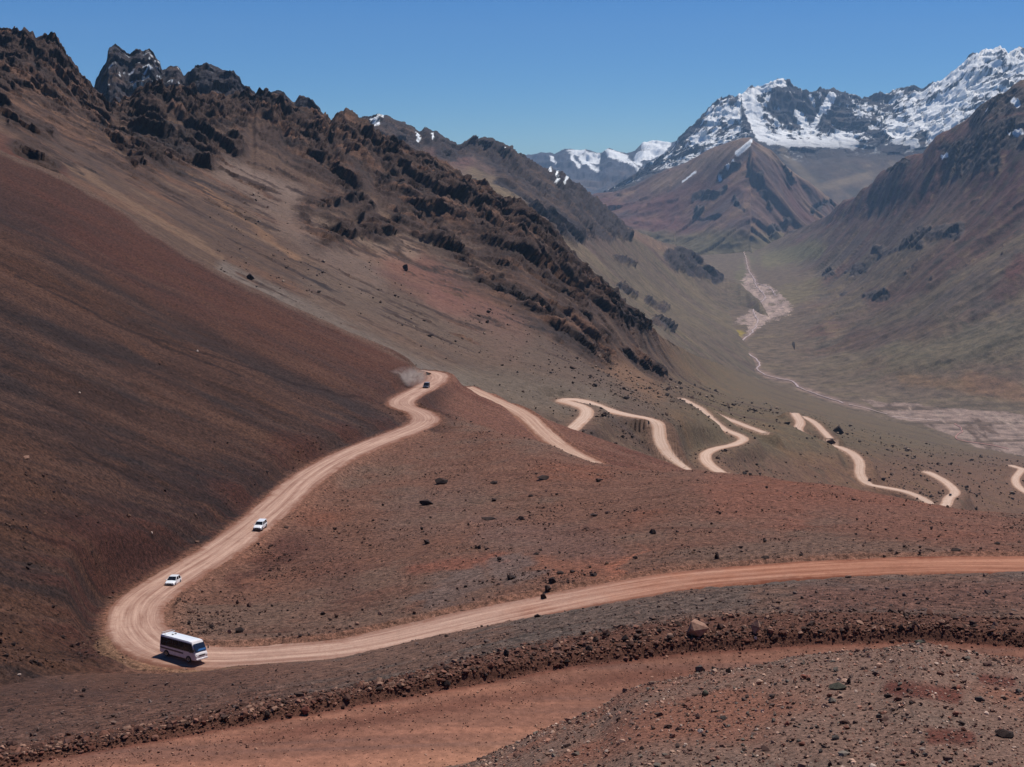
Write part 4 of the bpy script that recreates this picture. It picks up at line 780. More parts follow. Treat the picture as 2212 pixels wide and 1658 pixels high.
# ================================================================ OBJECTS
def tag(o, label=None, cat=None, group=None, kind=None):
    for k, v in (('label', label), ('category', cat), ('group', group), ('kind', kind)):
        if v: o[k] = v
    return o
class MB:
    def __init__(s): s.v, s.f = [], []
    def add(s, v, f):
        n = len(s.v); s.v += [tuple(map(float, x)) for x in v]; s.f += [tuple(i + n for i in q) for q in f]; return s
    def box(s, x0, x1, y0, y1, z0, z1, b=0.0):
        if b <= 0:
            v = [(x, y, z) for x in (x0, x1) for y in (y0, y1) for z in (z0, z1)]
            return s.add(v, [(0, 1, 3, 2), (4, 6, 7, 5), (0, 4, 5, 1), (2, 3, 7, 6), (0, 2, 6, 4), (1, 5, 7, 3)])
        r = [(x0 + b, y0), (x1 - b, y0), (x1, y0 + b), (x1, y1 - b), (x1 - b, y1), (x0 + b, y1), (x0, y1 - b), (x0, y0 + b)]
        cx, cy = (x0 + x1) / 2, (y0 + y1) / 2; k = lambda p, t: (cx + (p[0] - cx) * t, cy + (p[1] - cy) * t)
        t = 1 - b / max((x1 - x0) / 2, b * 1.5)
        rings = [[(*k(p, t), z0) for p in r], [(*p, z0 + b) for p in r], [(*p, z1 - b) for p in r], [(*k(p, t), z1) for p in r]]
        return s.rings(rings)
    def rings(s, rings, cap=True):
        n = len(rings[0]); v = [p for r in rings for p in r]; f = []
        for i in range(len(rings) - 1):
            for j in range(n): f.append((i * n + j, i * n + (j + 1) % n, (i + 1) * n + (j + 1) % n, (i + 1) * n + j))
        if cap: f += [tuple(range(n - 1, -1, -1)), tuple((len(rings) - 1) * n + j for j in range(n))]
        return s.add(v, f)
    def panel(s, a, b, c, d, th=.02, inset=0.0):
        """thin plate on the quad a b c d, standing th proud of it"""
        q = [np.array(p, float) for p in (a, b, c, d)]; m = sum(q) / 4
        q = [p + (m - p) * inset for p in q]; n = np.cross(q[1] - q[0], q[3] - q[0]); n /= np.linalg.norm(n)
        v = [p - n * th for p in q] + [p + n * th for p in q]
        return s.add(v, [(3, 2, 1, 0), (4, 5, 6, 7), (0, 1, 5, 4), (1, 2, 6, 5), (2, 3, 7, 6), (3, 0, 4, 7)])
    def tube(s, pts, r, n=8):
        pts = [np.array(p, float) for p in pts]; rr = []
        for i, p in enumerate(pts):
            t = pts[min(i + 1, len(pts) - 1)] - pts[max(i - 1, 0)]; t /= np.linalg.norm(t)
            a = np.cross(t, (0, 0, 1)) if abs(t[2]) < .9 else np.cross(t, (1, 0, 0)); a /= np.linalg.norm(a); b = np.cross(t, a)
            rr.append([tuple(p + r * (math.cos(k * 2 * math.pi / n) * a + math.sin(k * 2 * math.pi / n) * b)) for k in range(n)])
        return s.rings(rr)
    def build(s, name, mat, parent=None, smooth=False):
        me = bpy.data.meshes.new(name); me.from_pydata(s.v, [], s.f); me.validate(); me.update()
        import bmesh; bm = bmesh.new(); bm.from_mesh(me); bmesh.ops.recalc_face_normals(bm, faces=bm.faces); bm.to_mesh(me); bm.free()
        if smooth:
            for p in me.polygons: p.use_smooth = True
        me.materials.append(mat); o = bpy.data.objects.new(name, me); sc.collection.objects.link(o)
        if parent: o.parent = parent
        return o
def empty(name, label, cat, group=None):
    o = bpy.data.objects.new(name, None); sc.collection.objects.link(o); o.empty_display_size = .5; return tag(o, label, cat, group)
M_white = paint('white_paint', (.88, .88, .87), .28, var=.05, scale=1.5, coat=.6)
M_dustw = paint('dusty_white_paint', (.74, .68, .66), .5, var=.12, scale=2.0)
M_glass = paint('tinted_glass', (.012, .013, .016), .08, var=.05); M_ws = paint('windscreen_glass', (.015, .02, .035), .06, var=.05)
M_blue = paint('blue_sunshade', (.03, .12, .30), .5); M_black = paint('black_rubber', (.018, .017, .017), .8, var=.2)
M_rim = paint('steel_rim', (.35, .34, .33), .35, metal=.8); M_dark = paint('dark_trim', (.035, .03, .032), .5)
M_stripe = paint('brown_stripe', (.085, .05, .05), .45); M_lamp = paint('headlamp_glass', (.55, .55, .55), .1, coat=1); M_red = paint('tail_lamp', (.35, .02, .02), .2)
M_steel = paint('roof_metal', (.55, .53, .50), .4, metal=.5); M_darkcar = paint('dark_car_paint', (.03, .032, .04), .25, coat=.8); M_silver = paint('silver_paint', (.30, .29, .31), .3, metal=.3, coat=.5)
def wheel(parent, x, y, r, wd):
    s = 1 if y > 0 else -1; n = 24; m = MB(); prof = [(r * .62, -wd / 2), (r * .93, -wd / 2), (r, -wd * .32), (r, wd * .32), (r * .93, wd / 2), (r * .62, wd / 2)]
    m.rings([[(x + q * math.cos(k * 2 * math.pi / n), y + o_, r + q * math.sin(k * 2 * math.pi / n)) for k in range(n)] for q, o_ in prof], cap=True)
    t = m.build('wheel', M_black, parent, True); m = MB(); y2 = y + s * wd * .47
    m.rings([[(x + q * math.cos(k * 2 * math.pi / n), y2 + s * o_, r + q * math.sin(k * 2 * math.pi / n)) for k in range(n)] for q, o_ in [(r * .6, -.05), (r * .62, .035), (r * .5, .045), (r * .42, .01), (r * .16, .005), (r * .12, .05)]])
    m.build('rim', M_rim, t)
def build_bus():
    R = empty('minibus', 'white minibus with dark window band and brown side stripe, rounding the hairpin bend', 'bus')
    W2 = 1.08; m = MB()
    def ring(x, zt, w_bot, w_mid, w_top, zb=.36):
        zm = min(1.30, zt - .15); r = .14
        return [(x, -w_bot + .08, zb), (x, -w_bot, zb + .10), (x, -w_mid, zm), (x, -w_top, zt - r), (x, -w_top + r * .35, zt - r * .35), (x, -w_top + r, zt), (x, 0, zt + .05), (x, w_top - r, zt), (x, w_top - r * .35, zt - r * .35), (x, w_top, zt - r), (x, w_mid, zm), (x, w_bot, zb + .10), (x, w_bot - .08, zb)]
    secs = [(-3.28, 2.35, .98, 1.0, .92, .5), (-3.18, 2.58, W2 - .02, W2, W2 * .93, .42), (-3.0, 2.66, W2, W2, W2 * .94, .38), (1.9, 2.66, W2, W2, W2 * .94, .36), (2.25, 2.64, W2, W2, W2 * .93, .36), (2.40, 2.58, W2, W2, W2 * .92, .36), (2.62, 2.25, W2 - .01, W2, W2 * .94, .36), (3.02, 1.42, W2 - .02, W2 - .01, W2 * .97, .36), (3.22, 1.22, W2 - .06, W2 - .05, W2 * .92, .38), (3.30, 1.05, W2 - .14, W2 - .13, W2 * .85, .42)]
    m.rings([ring(x, zt, a, b, c, zb) for x, zt, a, b, c, zb in secs]); m.build('body', M_dustw, R, False)
    m = MB(); m.rings([[(x, y, z + dz_) for x, y, z, dz_ in ring2] for ring2 in [[(x, -.90, 2.60, 0), (x, -.94, 2.67, 0), (x, 0, 2.735, 0), (x, .94, 2.67, 0), (x, .90, 2.60, 0)] for x in (-3.2, -2.9, 0, 1.8)] + [[(2.36, -.9, 2.57, 0), (2.36, -.93, 2.62, 0), (2.36, 0, 2.67, 0), (2.36, .93, 2.62, 0), (2.36, .9, 2.57, 0)]]]); m.build('roof', M_white, R)
    # windscreen, following the raked nose
    m = MB(); m.panel((3.09, -.95, 1.46), (3.09, .95, 1.46), (2.62, .88, 2.42), (2.62, -.88, 2.42), .04); ws = m.build('windscreen', M_ws, R)
    m = MB(); m.panel((3.10, -.62, 1.55), (3.10, .84, 1.55), (2.99, .82, 1.77), (2.99, -.30, 1.77), .05); m.build('sun_strip', M_blue, ws)
    for s in (-1, 1):
        xs = [-3.08, -2.0, -.95, .10, 1.15, 2.12]
        for i in range(5):
            a, b = xs[i] + .02, xs[i + 1] - .02; yb, yt = s * (W2 + .004), s * (W2 * .945 + .004)
            q = [(a, yb, 1.38), (b, yb, 1.38), (b, yt, 2.44), (a, yt, 2.44)]; q = q if s < 0 else q[::-1]
            MB().panel(*q, .022).build('side_window', M_glass, R)
        q = [(2.14, s * (W2 + .004), 1.30), (2.88, s * (W2 - .0), 1.36), (2.42, s * (W2 * .945), 2.42), (2.14, s * (W2 * .945 + .004), 2.44)]; q = q if s < 0 else q[::-1]
        MB().panel(*q, .022).build('cab_window', M_glass, R)
        q = [(-3.1, s * (W2 + .006), .98), (1.05, s * (W2 + .006), .90), (1.05, s * (W2 + .006), 1.10), (-3.1, s * (W2 + .006), 1.16)]; q = q if s < 0 else q[::-1]
        MB().panel(*q, .014).build('stripe', M_stripe, R)
        for x in (-1.95, 2.05): wheel(R, x, s * (W2 - .09), .40, .27)
        for x in (-1.95, 2.05):
            n = 14; m = MB(); arc = [(math.cos(t), math.sin(t)) for t in np.linspace(0, math.pi, n)]
            m.rings([[(x + .50 * c, s * (W2 + o_), .37 + .50 * e) for c, e in arc] for o_ in (-.05, .012)]); m.build('wheel_arch_shade', M_dark, R)  # flat dark half disc stands in for the shaded hollow of the arch
        m = MB(); m.box(3.20, 3.32, s * .90 - .16, s * .90 + .12 if s < 0 else s * .90 + .10, .80, .98, .03); m.build('headlight', M_lamp, R)
        m = MB(); m.tube([(2.72, s * 1.05, 1.95), (3.05, s * 1.22, 2.02), (3.12, s * 1.26, 1.92)], .02); mr = m.build('mirror_arm', M_dark, R); m = MB(); m.box(3.06, 3.14, s * 1.26 - .10, s * 1.26 + .10, 1.56, 1.94, .02); m.build('mirror', M_dark, mr)
        m = MB(); m.box(-3.31, -3.26, s * .85 - .12, s * .85 + .10, .85, 1.2, .01); m.build('tail_light', M_red, R)
    m = MB(); m.box(3.22, 3.42, -1.0, 1.0, .42, .66, .05); m.build('bumper', M_dustw, R)
    m = MB(); m.box(3.25, 3.34, -.55, .55, .92, 1.10, .02); m.build('grille', M_dark, R)
    m = MB(); m.box(3.41, 3.44, -.26, .26, .48, .60); m.build('number_plate', M_white, R)
    m = MB(); m.panel((-3.22, .85, 1.4), (-3.22, -.85, 1.4), (-3.19, -.8, 2.3), (-3.19, .8, 2.3), .05); m.build('rear_window', M_glass, R)
    for y in (-.18, .32): m = MB(); m.box(-1.95, -1.7, y - .12, y + .12, 2.70, 2.80, .03); m.build('roof_vent', M_dark, R)
    m = MB()
    for x in (-3.12, -2.55): m.tube([(x, -.85, 2.72), (x, -.85, 2.92), (x, .85, 2.92), (x, .85, 2.72)], .035)
    for y in (-.85, .85): m.tube([(-3.12, y, 2.92), (-2.55, y, 2.92)], .035)
    m.build('roof_rack', M_steel, R)
    return R
def build_car(name, label, cat, Lh=2.1, Wd=.86, H=1.45, suv=False, paintm=None, roofm=None, low=None, group=None):
    R = empty(name, label, cat, group); m = MB(); paintm = paintm or M_white; low = low or M_dark
    hz = .88 if not suv else 1.02; wt = .78 * Wd; g = .22 if not suv else .28
    def sec(x, zt, w, zb=g):  return [(x, -w + .06, zb), (x, -w, zb + .12), (x, -w, zt - .22), (x, -w + .05, zt - .05), (x, -w + .16, zt), (x, 0, zt + .03), (x, w - .16, zt), (x, w - .05, zt - .05), (x, w, zt - .22), (x, w, zb + .12), (x, w - .06, zb)]
    xr = -Lh
    S = [(xr, hz - .12, Wd - .12, g + .1), (xr + .12, hz - .02, Wd - .03), (xr + .6, hz + .03, Wd), (0, hz + .02, Wd), (Lh * .42, hz, Wd), (Lh * .55, hz - .03, Wd - .01), (Lh * .85, hz - .14, Wd - .03), (Lh * .96, hz - .24, Wd - .08), (Lh, hz - .36, Wd - .16, g + .08)]
    m.rings([sec(*a) for a in S]); m.build('body', paintm, R)
    m = MB(); rx0, rx1 = (-Lh * .93, Lh * .08) if suv else (-Lh * .62, Lh * .06); bx0, bx1 = (-Lh * .97, Lh * .42) if suv else (-Lh * .92, Lh * .46)
    z0, z1 = hz - .02, H
    cab = [[(bx0, -Wd + .05, z0), (bx1, -Wd + .05, z0), (bx1, Wd - .05, z0), (bx0, Wd - .05, z0)], [(rx0, -wt, z1 - .05), (rx1, -wt, z1 - .05), (rx1, wt, z1 - .05), (rx0, wt, z1 - .05)]]
    m.rings(cab); m.build('cabin', paintm, R)
    m = MB(); m.rings([[(rx0 - .03, -wt - .02, z1 - .06), (rx1 + .05, -wt - .02, z1 - .06), (rx1 + .05, wt + .02, z1 - .06), (rx0 - .03, wt + .02, z1 - .06)], [(rx0 + .05, -wt + .08, z1), (rx1 - .05, -wt + .08, z1), (rx1 - .05, wt - .08, z1), (rx0 + .05, wt - .08, z1)]]); m.build('roof', roofm or paintm, R)
    A, B = cab; e = .012
    MB().panel(A[1], A[2], B[2], B[1], .02, .07).build('windscreen', M_glass, R); MB().panel(A[3], A[0], B[0], B[3], .02, .1).build('rear_window', M_glass, R)
    for s, (a, b, c, d_) in ((-1, (A[0], A[1], B[1], B[0])), (1, (A[2], A[3], B[3], B[2]))):
        L3 = lambda p, q, t: tuple(np.array(p) * (1 - t) + np.array(q) * t)
        for t0, t1 in ((.04, .48), (.52, .95)): MB().panel(L3(a, b, t0), L3(a, b, t1), L3(d_, c, t1), L3(d_, c, t0), .015, .08).build('side_window', M_glass, R)
    for s in (-1, 1):
        for x in (-Lh * .62, Lh * .62): wheel(R, x, s * (Wd - .07), .31 if not suv else .37, .2)
        m = MB(); m.box(Lh * .93, Lh * 1.0, s * (Wd - .28) - .16, s * (Wd - .28) + .14, hz - .36, hz - .22, .02); m.build('headlight', M_lamp, R)
        m = MB(); m.box(-Lh - .02, -Lh + .08, s * (Wd - .2) - .1, s * (Wd - .2) + .1, hz - .4, hz - .15, .02); m.build('tail_light', M_red, R)
        m = MB(); m.box(Lh * .34, Lh * .42, s * (Wd + .12) - .1, s * (Wd + .12) + .08, hz + .0, hz + .16, .02); m.build('mirror', paintm, R)
    m = MB(); m.box(Lh * .95, Lh * 1.05, -Wd + .08, Wd - .08, g + .05, hz - .42, .03); m.build('bumper', low, R)
    m = MB(); m.box(Lh * .96, Lh * 1.01, -.4, .4, hz - .40, hz - .27, .01); m.build('grille', M_dark, R)
    return R
def road_pose(path, u, v, side=0.0):
    """ground point and travel heading on a road near the picture place"""
    uu_, vv_, _ = W2P(path['W']); k = int(np.argmin((uu_ - u) ** 2 + ((vv_ - v) * 1.5) ** 2)); a = path['W'][max(k - 2, 0)]; b = path['W'][min(k + 2, len(path['W']) - 1)]
    z = path['W'][k, 2] + .12; d = dz(v, z); p = P2W(u, v, d); t = b - a; return p, t / np.linalg.norm(t)
def put(o, p, t, yaw=None, roll=0.0):
    y = math.atan2(t[1], t[0]) if yaw is None else yaw; pitch = -math.asin(max(-.3, min(.3, t[2])))
    o.location = tuple(p); o.rotation_euler = (roll, pitch, y)
bus = build_bus(); p, t = road_pose(R_main, 396, 1421); put(bus, p, (0, 0, 0), yaw=math.radians(-33), roll=math.radians(-5))
c1 = build_car('car', 'white car nearest behind the minibus, coming down to the hairpin', 'car', 2.1, .86, 1.45, group='white cars following the minibus'); p, t = road_pose(R_main, 374, 1263); put(c1, p, -t)
c2 = build_car('car', 'white car higher up the long straight road, farther from the minibus', 'car', 2.15, .88, 1.62, True, group='white cars following the minibus'); p, t = road_pose(R_main, 562, 1143); put(c2, p, -t)
c3 = build_car('van', 'small dark van with a pale roof raising dust at the upper bend', 'van', 2.3, .95, 1.95, True, M_darkcar, M_silver); p, t = road_pose(R_main, 921, 839); put(c3, p, -t)
c4 = build_car('car', 'tiny dark car on the lowest pale switchback far down the slope', 'car', 2.2, .9, 1.6, True, M_darkcar, M_darkcar); p, t = road_pose(HR[3], 2053, 1071); put(c4, p, t)

# ---------------------------------------------------------------- rocks
import bmesh
def hull(seed, n=16, flat=(1, .8, .65), keep=None):
    r = np.random.RandomState(seed); pts = r.normal(size=(n, 3)); pts /= np.linalg.norm(pts, axis=1)[:, None]; pts *= r.uniform(.72, 1.12, (n, 1)); pts = pts * np.array(flat)
    bm = bmesh.new(); [bm.verts.new(p) for p in pts]; q = bmesh.ops.convex_hull(bm, input=bm.verts)
    bmesh.ops.delete(bm, geom=[g for g in q['geom_interior'] if isinstance(g, bmesh.types.BMVert)], context='VERTS'); bmesh.ops.triangulate(bm, faces=bm.faces)
    bm.verts.index_update(); V_ = np.array([x.co[:] for x in bm.verts]); F_ = np.array([[x.index for x in f.verts] for f in bm.faces]); bm.free(); return V_, F_
def rock_mat(name, c, c2):
    m = NT(name); tc = m.n('ShaderNodeTexCoord'); n = m.noise(2.2, 7, .7, tc.outputs['Object']); k = m.rng(n, .35, .65, 0, 1)
    m.l(m.mix(k, T3(c), T3(c2)), m.b.inputs['Base Color']); m.b.inputs['Roughness'].default_value = .9; m.b.inputs['Specular IOR Level'].default_value = .2
    bp = m.n('ShaderNodeBump'); bp.inputs['Strength'].default_value = .7; bp.inputs['Distance'].default_value = .06; m.l(n, bp.inputs['Height']); m.l(bp.outputs[0], m.b.inputs['Normal']); return m.m
RM = dict(dark=rock_mat('dark_rock', alb(66, 50, 46), alb(44, 36, 35)), brown=rock_mat('brown_rock', alb(104, 74, 64), alb(70, 50, 45)), tan=rock_mat('tan_rock', alb(166, 132, 116), alb(126, 92, 80)),
          red=rock_mat('reddish_rock', alb(142, 88, 74), alb(104, 62, 52)), pale=rock_mat('pale_rock', alb(214, 196, 186), alb(180, 156, 146)), grey=rock_mat('grey_rock', alb(100, 92, 88), alb(70, 64, 62)), green=rock_mat('grey_green_rock', alb(84, 82, 70), alb(60, 58, 52)))
_mesh = {}
def rock_data(shape, mat, flat):
    k = (shape, mat, flat)
    if k not in _mesh:
        fl = {'block': (1, .85, .75), 'slab': (1, .75, .38), 'tall': (.75, .65, 1.15)}[flat]; V_, F_ = hull(100 + shape, 13 + shape % 6, fl)
        _mesh[k] = raw_mesh('rock', V_, F_, RM[mat])
    return _mesh[k]
PN = W2P(N['W']); PH = W2P(H['W'])
def ground_at(u, v, far=False):
    A, L = (PH, H) if far else (PN, N); m = (np.abs(A[0] - u) < 2.6) & (np.abs(A[1] - v) < 2.6); i = np.where(m)
    if not len(i[0]): return None
    dd = A[2][i]; k = int(np.argmin(dd)); return L['W'][i[0][k], i[1][k]]
def place_rock(u, v, wpx, hpx, mat, label=None, group=None, flat=None, name='rock', far=False, tilt=0.0, cat='rock'):
    p = ground_at(u, v + hpx * .45, far)
    if p is None: print('no ground', u, v); return
    d = float(W2P(p)[2]); a = wpx * d / FO / 2; h = hpx * d / FO / 2 * 1.05
    flat = flat or ('slab' if hpx < .6 * wpx else ('tall' if hpx > 1.15 * wpx else 'block')); fz = {'block': .75, 'slab': .38, 'tall': 1.15}[flat]; fx = {'block': 1, 'slab': 1, 'tall': .75}[flat]
    o = bpy.data.objects.new(name, rock_data(random.randrange(9), mat, flat)); sc.collection.objects.link(o)
    o.scale = (a / fx, a / fx * random.uniform(.8, 1.1), h / fz); o.rotation_euler = (random.uniform(-.15, .15), tilt + random.uniform(-.12, .12), random.uniform(-.5, .5)); o.location = (p[0], p[1], p[2] + h * .62)
    return tag(o, label, cat, group)
ROCKS = [  # u, v centre, width, height, material, label
 (1511, 1350, 54, 42, 'tan', 'big pale-topped boulder on the rubble bank, largest beside the near road'),
 (1630, 1348, 28, 36, 'tan', 'tall leaning boulder with a pale lit top on the rubble bank'),
 (1202, 1391, 24, 20, 'tan', 'tan wedge-shaped rock standing up on the rubble bank left of the tall boulders'),
 (1306, 1363, 24, 18, 'brown', 'tilted brown slab on the bank crest, left one of a close pair'),
 (1350, 1374, 20, 18, 'dark', 'dark pointed rock on the bank crest between the wedge-shaped rock and the biggest boulder'),
 (1286, 1378, 15, 15, 'dark', 'small dark block just below the tilted brown slab'),
 (1094, 1408, 16, 20, 'dark', 'dark upright rock on the bank above the near road at mid picture'),
 (1424, 1360, 16, 14, 'dark', 'dark lump on the bank shortly left of the biggest boulder'),
 (1052, 1455, 14, 14, 'dark', 'dark stone on the lower lip of the near road bank, right of mid'),
 (964, 1474, 18, 16, 'dark', 'dark stone fallen at the foot of the near road bank'),
 (752, 1505, 22, 16, 'brown', 'brown flat rock beside the near road bank, left of middle'),
 (1224, 1424, 14, 12, 'dark', 'small dark stone stuck in the lip of the road bank'),
 (660, 1531, 26, 20, 'red', 'reddish pyramid-shaped rock at the edge of the near road, lower left'),
 (580, 1541, 14, 20, 'dark', 'dark upright stone next to the reddish pyramid-shaped rock'),
 (603, 1513, 17, 7, 'pale', 'white flat stone lying on the brown slope above the pyramid-shaped rock'),
 (1634, 1376, 9, 10, 'pale', 'small pale stone at the foot of the tall leaning boulder'),
 (1946, 1352, 16, 14, 'dark', 'dark rock with a lit corner, on the right part of the rubble bank'),
 (1972, 1350, 10, 14, 'brown', 'narrow brown rock right beside another dark rock on the right of the bank'),
 (1880, 1333, 9, 12, 'brown', 'small brown peak-shaped stone on top of the right bank'),
 (2064, 1184, 26, 9, 'dark', 'dark brick-shaped slab just above the right end of the road'),
 (2152, 1171, 16, 6, 'dark', 'thin dark slab farther right above the road'),
 (1548, 1198, 14, 15, 'dark', 'square dark boulder above the road'),
 (1652, 1202, 22, 8, 'dark', 'low dark arched rock just above the road, right of the square boulder'),
 (1650, 1166, 11, 9, 'dark', 'small dark rock uphill of the low arched one'),
 (1908, 1199, 10, 8, 'dark', 'small triangular dark rock at the road edge on the right'),
 (1985, 1191, 10, 9, 'dark', 'dark lump left of the brick-shaped slab'),
 (1935, 1192, 12, 5, 'dark', 'flat dark chip of rock left of the dark lump'),
 (1598, 1190, 11, 5, 'dark', 'flat dark chip right of the square dark boulder'),
 (1730, 1196, 11, 5, 'dark', 'flat dark chip alone above the middle of the right road'),
 (1847, 1151, 9, 6, 'dark', 'small dark stone high on the reddish knoll'),
 (1177, 1285, 15, 17, 'dark', 'dark rock at the foot of the outcrop above the road at mid picture'),
 (1184, 1268, 20, 18, 'dark', 'dark rock in the middle of the outcrop above the road'),
 (1192, 1250, 18, 16, 'dark', 'dark block forming the top of the outcrop above the road'),
 (1210, 1234, 20, 8, 'dark', 'dark ledge running right from the top of the outcrop'),
 (1238, 1232, 18, 7, 'dark', 'low dark slab to the right of the outcrop ledge'),
 (1285, 1239, 22, 6, 'dark', 'long low dark slab on the orange soil right of the outcrop'),
 (1100, 1243, 26, 13, 'dark', 'dark wedge-shaped rock left of the outcrop'),
 (1374, 1203, 16, 8, 'dark', 'dark split rock above the orange soil'),
 (1082, 1204, 14, 8, 'dark', 'small dark mound-like rock up the slope from the dark wedge'),
 (1035, 1180, 12, 10, 'dark', 'round dark rock on the open brown slope inside the bend'),
 (920, 1167, 20, 13, 'dark', 'dark bushy-looking rock on the open slope inside the bend, left part'),
 (1262, 1139, 20, 7, 'brown', 'flat-topped rock with a pale lit top on the brown slope'),
 (1409, 1146, 17, 14, 'dark', 'dark rounded boulder alone on the slope above the split rock'),
 (1159, 1193, 16, 7, 'dark', 'low dark rock between the round rock and the outcrop'),
 (1124, 1119, 15, 10, 'dark', 'dark pointed rock in the middle of the open slope'),
 (1057, 1118, 44, 8, 'dark', 'long low dark ledge on the open slope'),
 (1280, 1111, 20, 8, 'dark', 'dark flat rock on the upper open slope, right of the long ledge'),
 (950, 1038, 34, 14, 'dark', 'dark spread-out rock patch nearest the long straight road'),
 (924, 1084, 34, 13, 'dark', 'dark spread-out rock patch below the upper one on the inner slope'),
 (1064, 1077, 15, 9, 'dark', 'dark lump right of the lower spread-out patch'),
 (1174, 1030, 38, 10, 'dark', 'flat dark outcrop just below the hill crest'),
 (1294, 1034, 20, 9, 'dark', 'dark pointed rock near the hill crest, right of the flat outcrop'),
 (1064, 1040, 20, 7, 'dark', 'low dark rock between the spread-out patch and the flat outcrop'),
 (1142, 1069, 16, 6, 'dark', 'low dark rock under the flat outcrop'),
 (1199, 1065, 11, 5, 'dark', 'small dark stone right of the low rock under the flat outcrop'),
 (512, 1358, 28, 16, 'dark', 'large dark boulder with a pale left side inside the hairpin'),
 (494, 1361, 12, 12, 'tan', 'pale stone touching the left side of the dark boulder inside the hairpin'),
 (699, 1323, 14, 9, 'dark', 'left one of two dark rocks side by side inside the hairpin'),
 (724, 1326, 13, 11, 'brown', 'right one of two rocks side by side inside the hairpin, lit on top'),
 (540, 1304, 13, 12, 'brown', 'brown rock with a lit top above the dark boulder inside the hairpin'),
 (510, 1298, 10, 13, 'brown', 'narrow brown rock left of the lit one above the dark boulder'),
 (408, 1343, 11, 12, 'dark', 'dark rock next to the road, nearest behind the minibus'),
 (459, 1350, 12, 9, 'dark', 'dark rock right of the one nearest behind the minibus'),
 (648, 1371, 13, 7, 'dark', 'low dark rock close to the road, between hairpin and mid picture'),
 (820, 1322, 11, 9, 'tan', 'small rock with a pale top near the road, upper of a pair'),
 (772, 1344, 12, 9, 'tan', 'small rock with a pale top near the road, lower of a pair'),
 (73, 1425, 16, 8, 'dark', 'dark flat rock left of the old wheel loops'),
 (180, 1488, 14, 10, 'dark', 'dark rock at the upper edge of a small cluster, lower left'),
 (177, 1500, 16, 9, 'brown', 'brown rock at the lower edge of a small cluster, lower left'),
 (163, 1491, 12, 7, 'tan', 'tan stone on the left of a small cluster, lower left'),
 (25, 1531, 20, 8, 'dark', 'dark low rock at the far left edge above the near road'),
 (42, 1455, 11, 5, 'pale', 'pale stone near the left edge of the picture'),
 (330, 1153, 6, 7, 'pale', 'tiny white stone on the dark slope left of the straight road'),
 (428, 756, 8, 5, 'pale', 'white speck of rock high on the dark slope'),
 (173, 849, 6, 6, 'pale', 'single bright white stone on the left dark slope'),
 (57, 986, 24, 7, 'tan', 'pinkish low outcrop on the dark slope at the left edge'),
 (1160, 1328, 16, 8, 'dark', 'dark stone sitting on the slope edge right at the road, right one'),
 (962, 1372, 12, 6, 'dark', 'dark stone on the slope edge where the road narrows from view'),
 (1733, 1459, 20, 14, 'red', 'reddish split stone on the foreground gravel'),
 (1745, 1465, 14, 10, 'dark', 'dark stone half under the reddish split stone'),
 (1805, 1478, 46, 18, 'green', 'large flat grey-green slab lying on the foreground gravel'),
 (1832, 1468, 14, 18, 'dark', 'dark upright stone at the end of the flat grey-green slab'),
 (1522, 1494, 18, 16, 'green', 'grey-green triangular stone low on the left of the foreground gravel'),
 (1514, 1442, 24, 16, 'grey', 'jagged grey rock on the gravel crest beside the near road, left half'),
 (1540, 1444, 15, 17, 'dark', 'jagged dark spike of rock on the gravel crest beside the near road'),
 (1572, 1446, 16, 14, 'dark', 'dark triangular rock on the gravel crest right of the spike'),
 (2072, 1485, 20, 9, 'red', 'orange-pink stone lying on the dark red patch of gravel'),
 (1962, 1516, 11, 8, 'pale', 'bright white stone below the dark red patch of gravel'),
 (2115, 1510, 24, 13, 'grey', 'grey flat stone right of the dark red patch'),
 (1918, 1501, 22, 10, 'dark', 'dark stone at the left end of the dark red patch'),
 (1940, 1486, 15, 8, 'dark', 'dark stone above the left end of the dark red patch'),
 (2168, 1586, 44, 18, 'dark', 'big dark half-buried stone near the lower right corner'),
 (1962, 1601, 36, 9, 'grey', 'long grey splinter of stone in the lower gravel'),
 (1884, 1654, 20, 12, 'pale', 'pinkish white stone at the bottom edge of the gravel'),
 (1512, 1577, 15, 11, 'pale', 'pale rounded stone in the left lower gravel'),
 (2198, 1490, 22, 16, 'grey', 'grey block at the right edge of the foreground gravel'),
 (2078, 1562, 20, 12, 'dark', 'dark stone in the gravel under the grey flat stone'),
 (1334, 1604, 14, 10, 'tan', 'pinkish stone on the gravel slope beside the road, lower middle'),
 (1384, 1614, 12, 10, 'dark', 'dark stone right of the pinkish one, lower middle'),
 (1190, 1621, 16, 6, 'pale', 'pale flat chip near the bottom end of the gravel slope'),
 (1985, 1384, 30, 12, 'green', 'greenish grey stone crowning the foreground gravel mound'),
 (1560, 1550, 20, 14, 'grey', 'grey stone on the lower gravel, above the pale rounded stone'),
 (1700, 1560, 18, 12, 'red', 'reddish brown stone in the middle of the lower gravel'),
 (1800, 1590, 24, 13, 'grey', 'grey slanted stone in the lower gravel, left of the long splinter'),
]
for r in ROCKS: place_rock(*r[:5], label=r[5])
for a in [(1815, 926, 38, 22, 'dark', 'huge dark boulder on the green slope above the switchbacks'), (1798, 952, 22, 12, 'brown', 'brown boulder squeezed between two pale switchbacks'), (1878, 1034, 11, 8, 'brown', 'small boulder at the outer edge of the bending switchback'),
          (878, 575, 16, 19, 'dark', 'lone dark boulder on the pinkish scree'), (543, 595, 17, 17, 'dark', 'lone dark boulder near the foot of the stony slope, above the red ridge')]: place_rock(*a[:5], label=a[5], far=True)
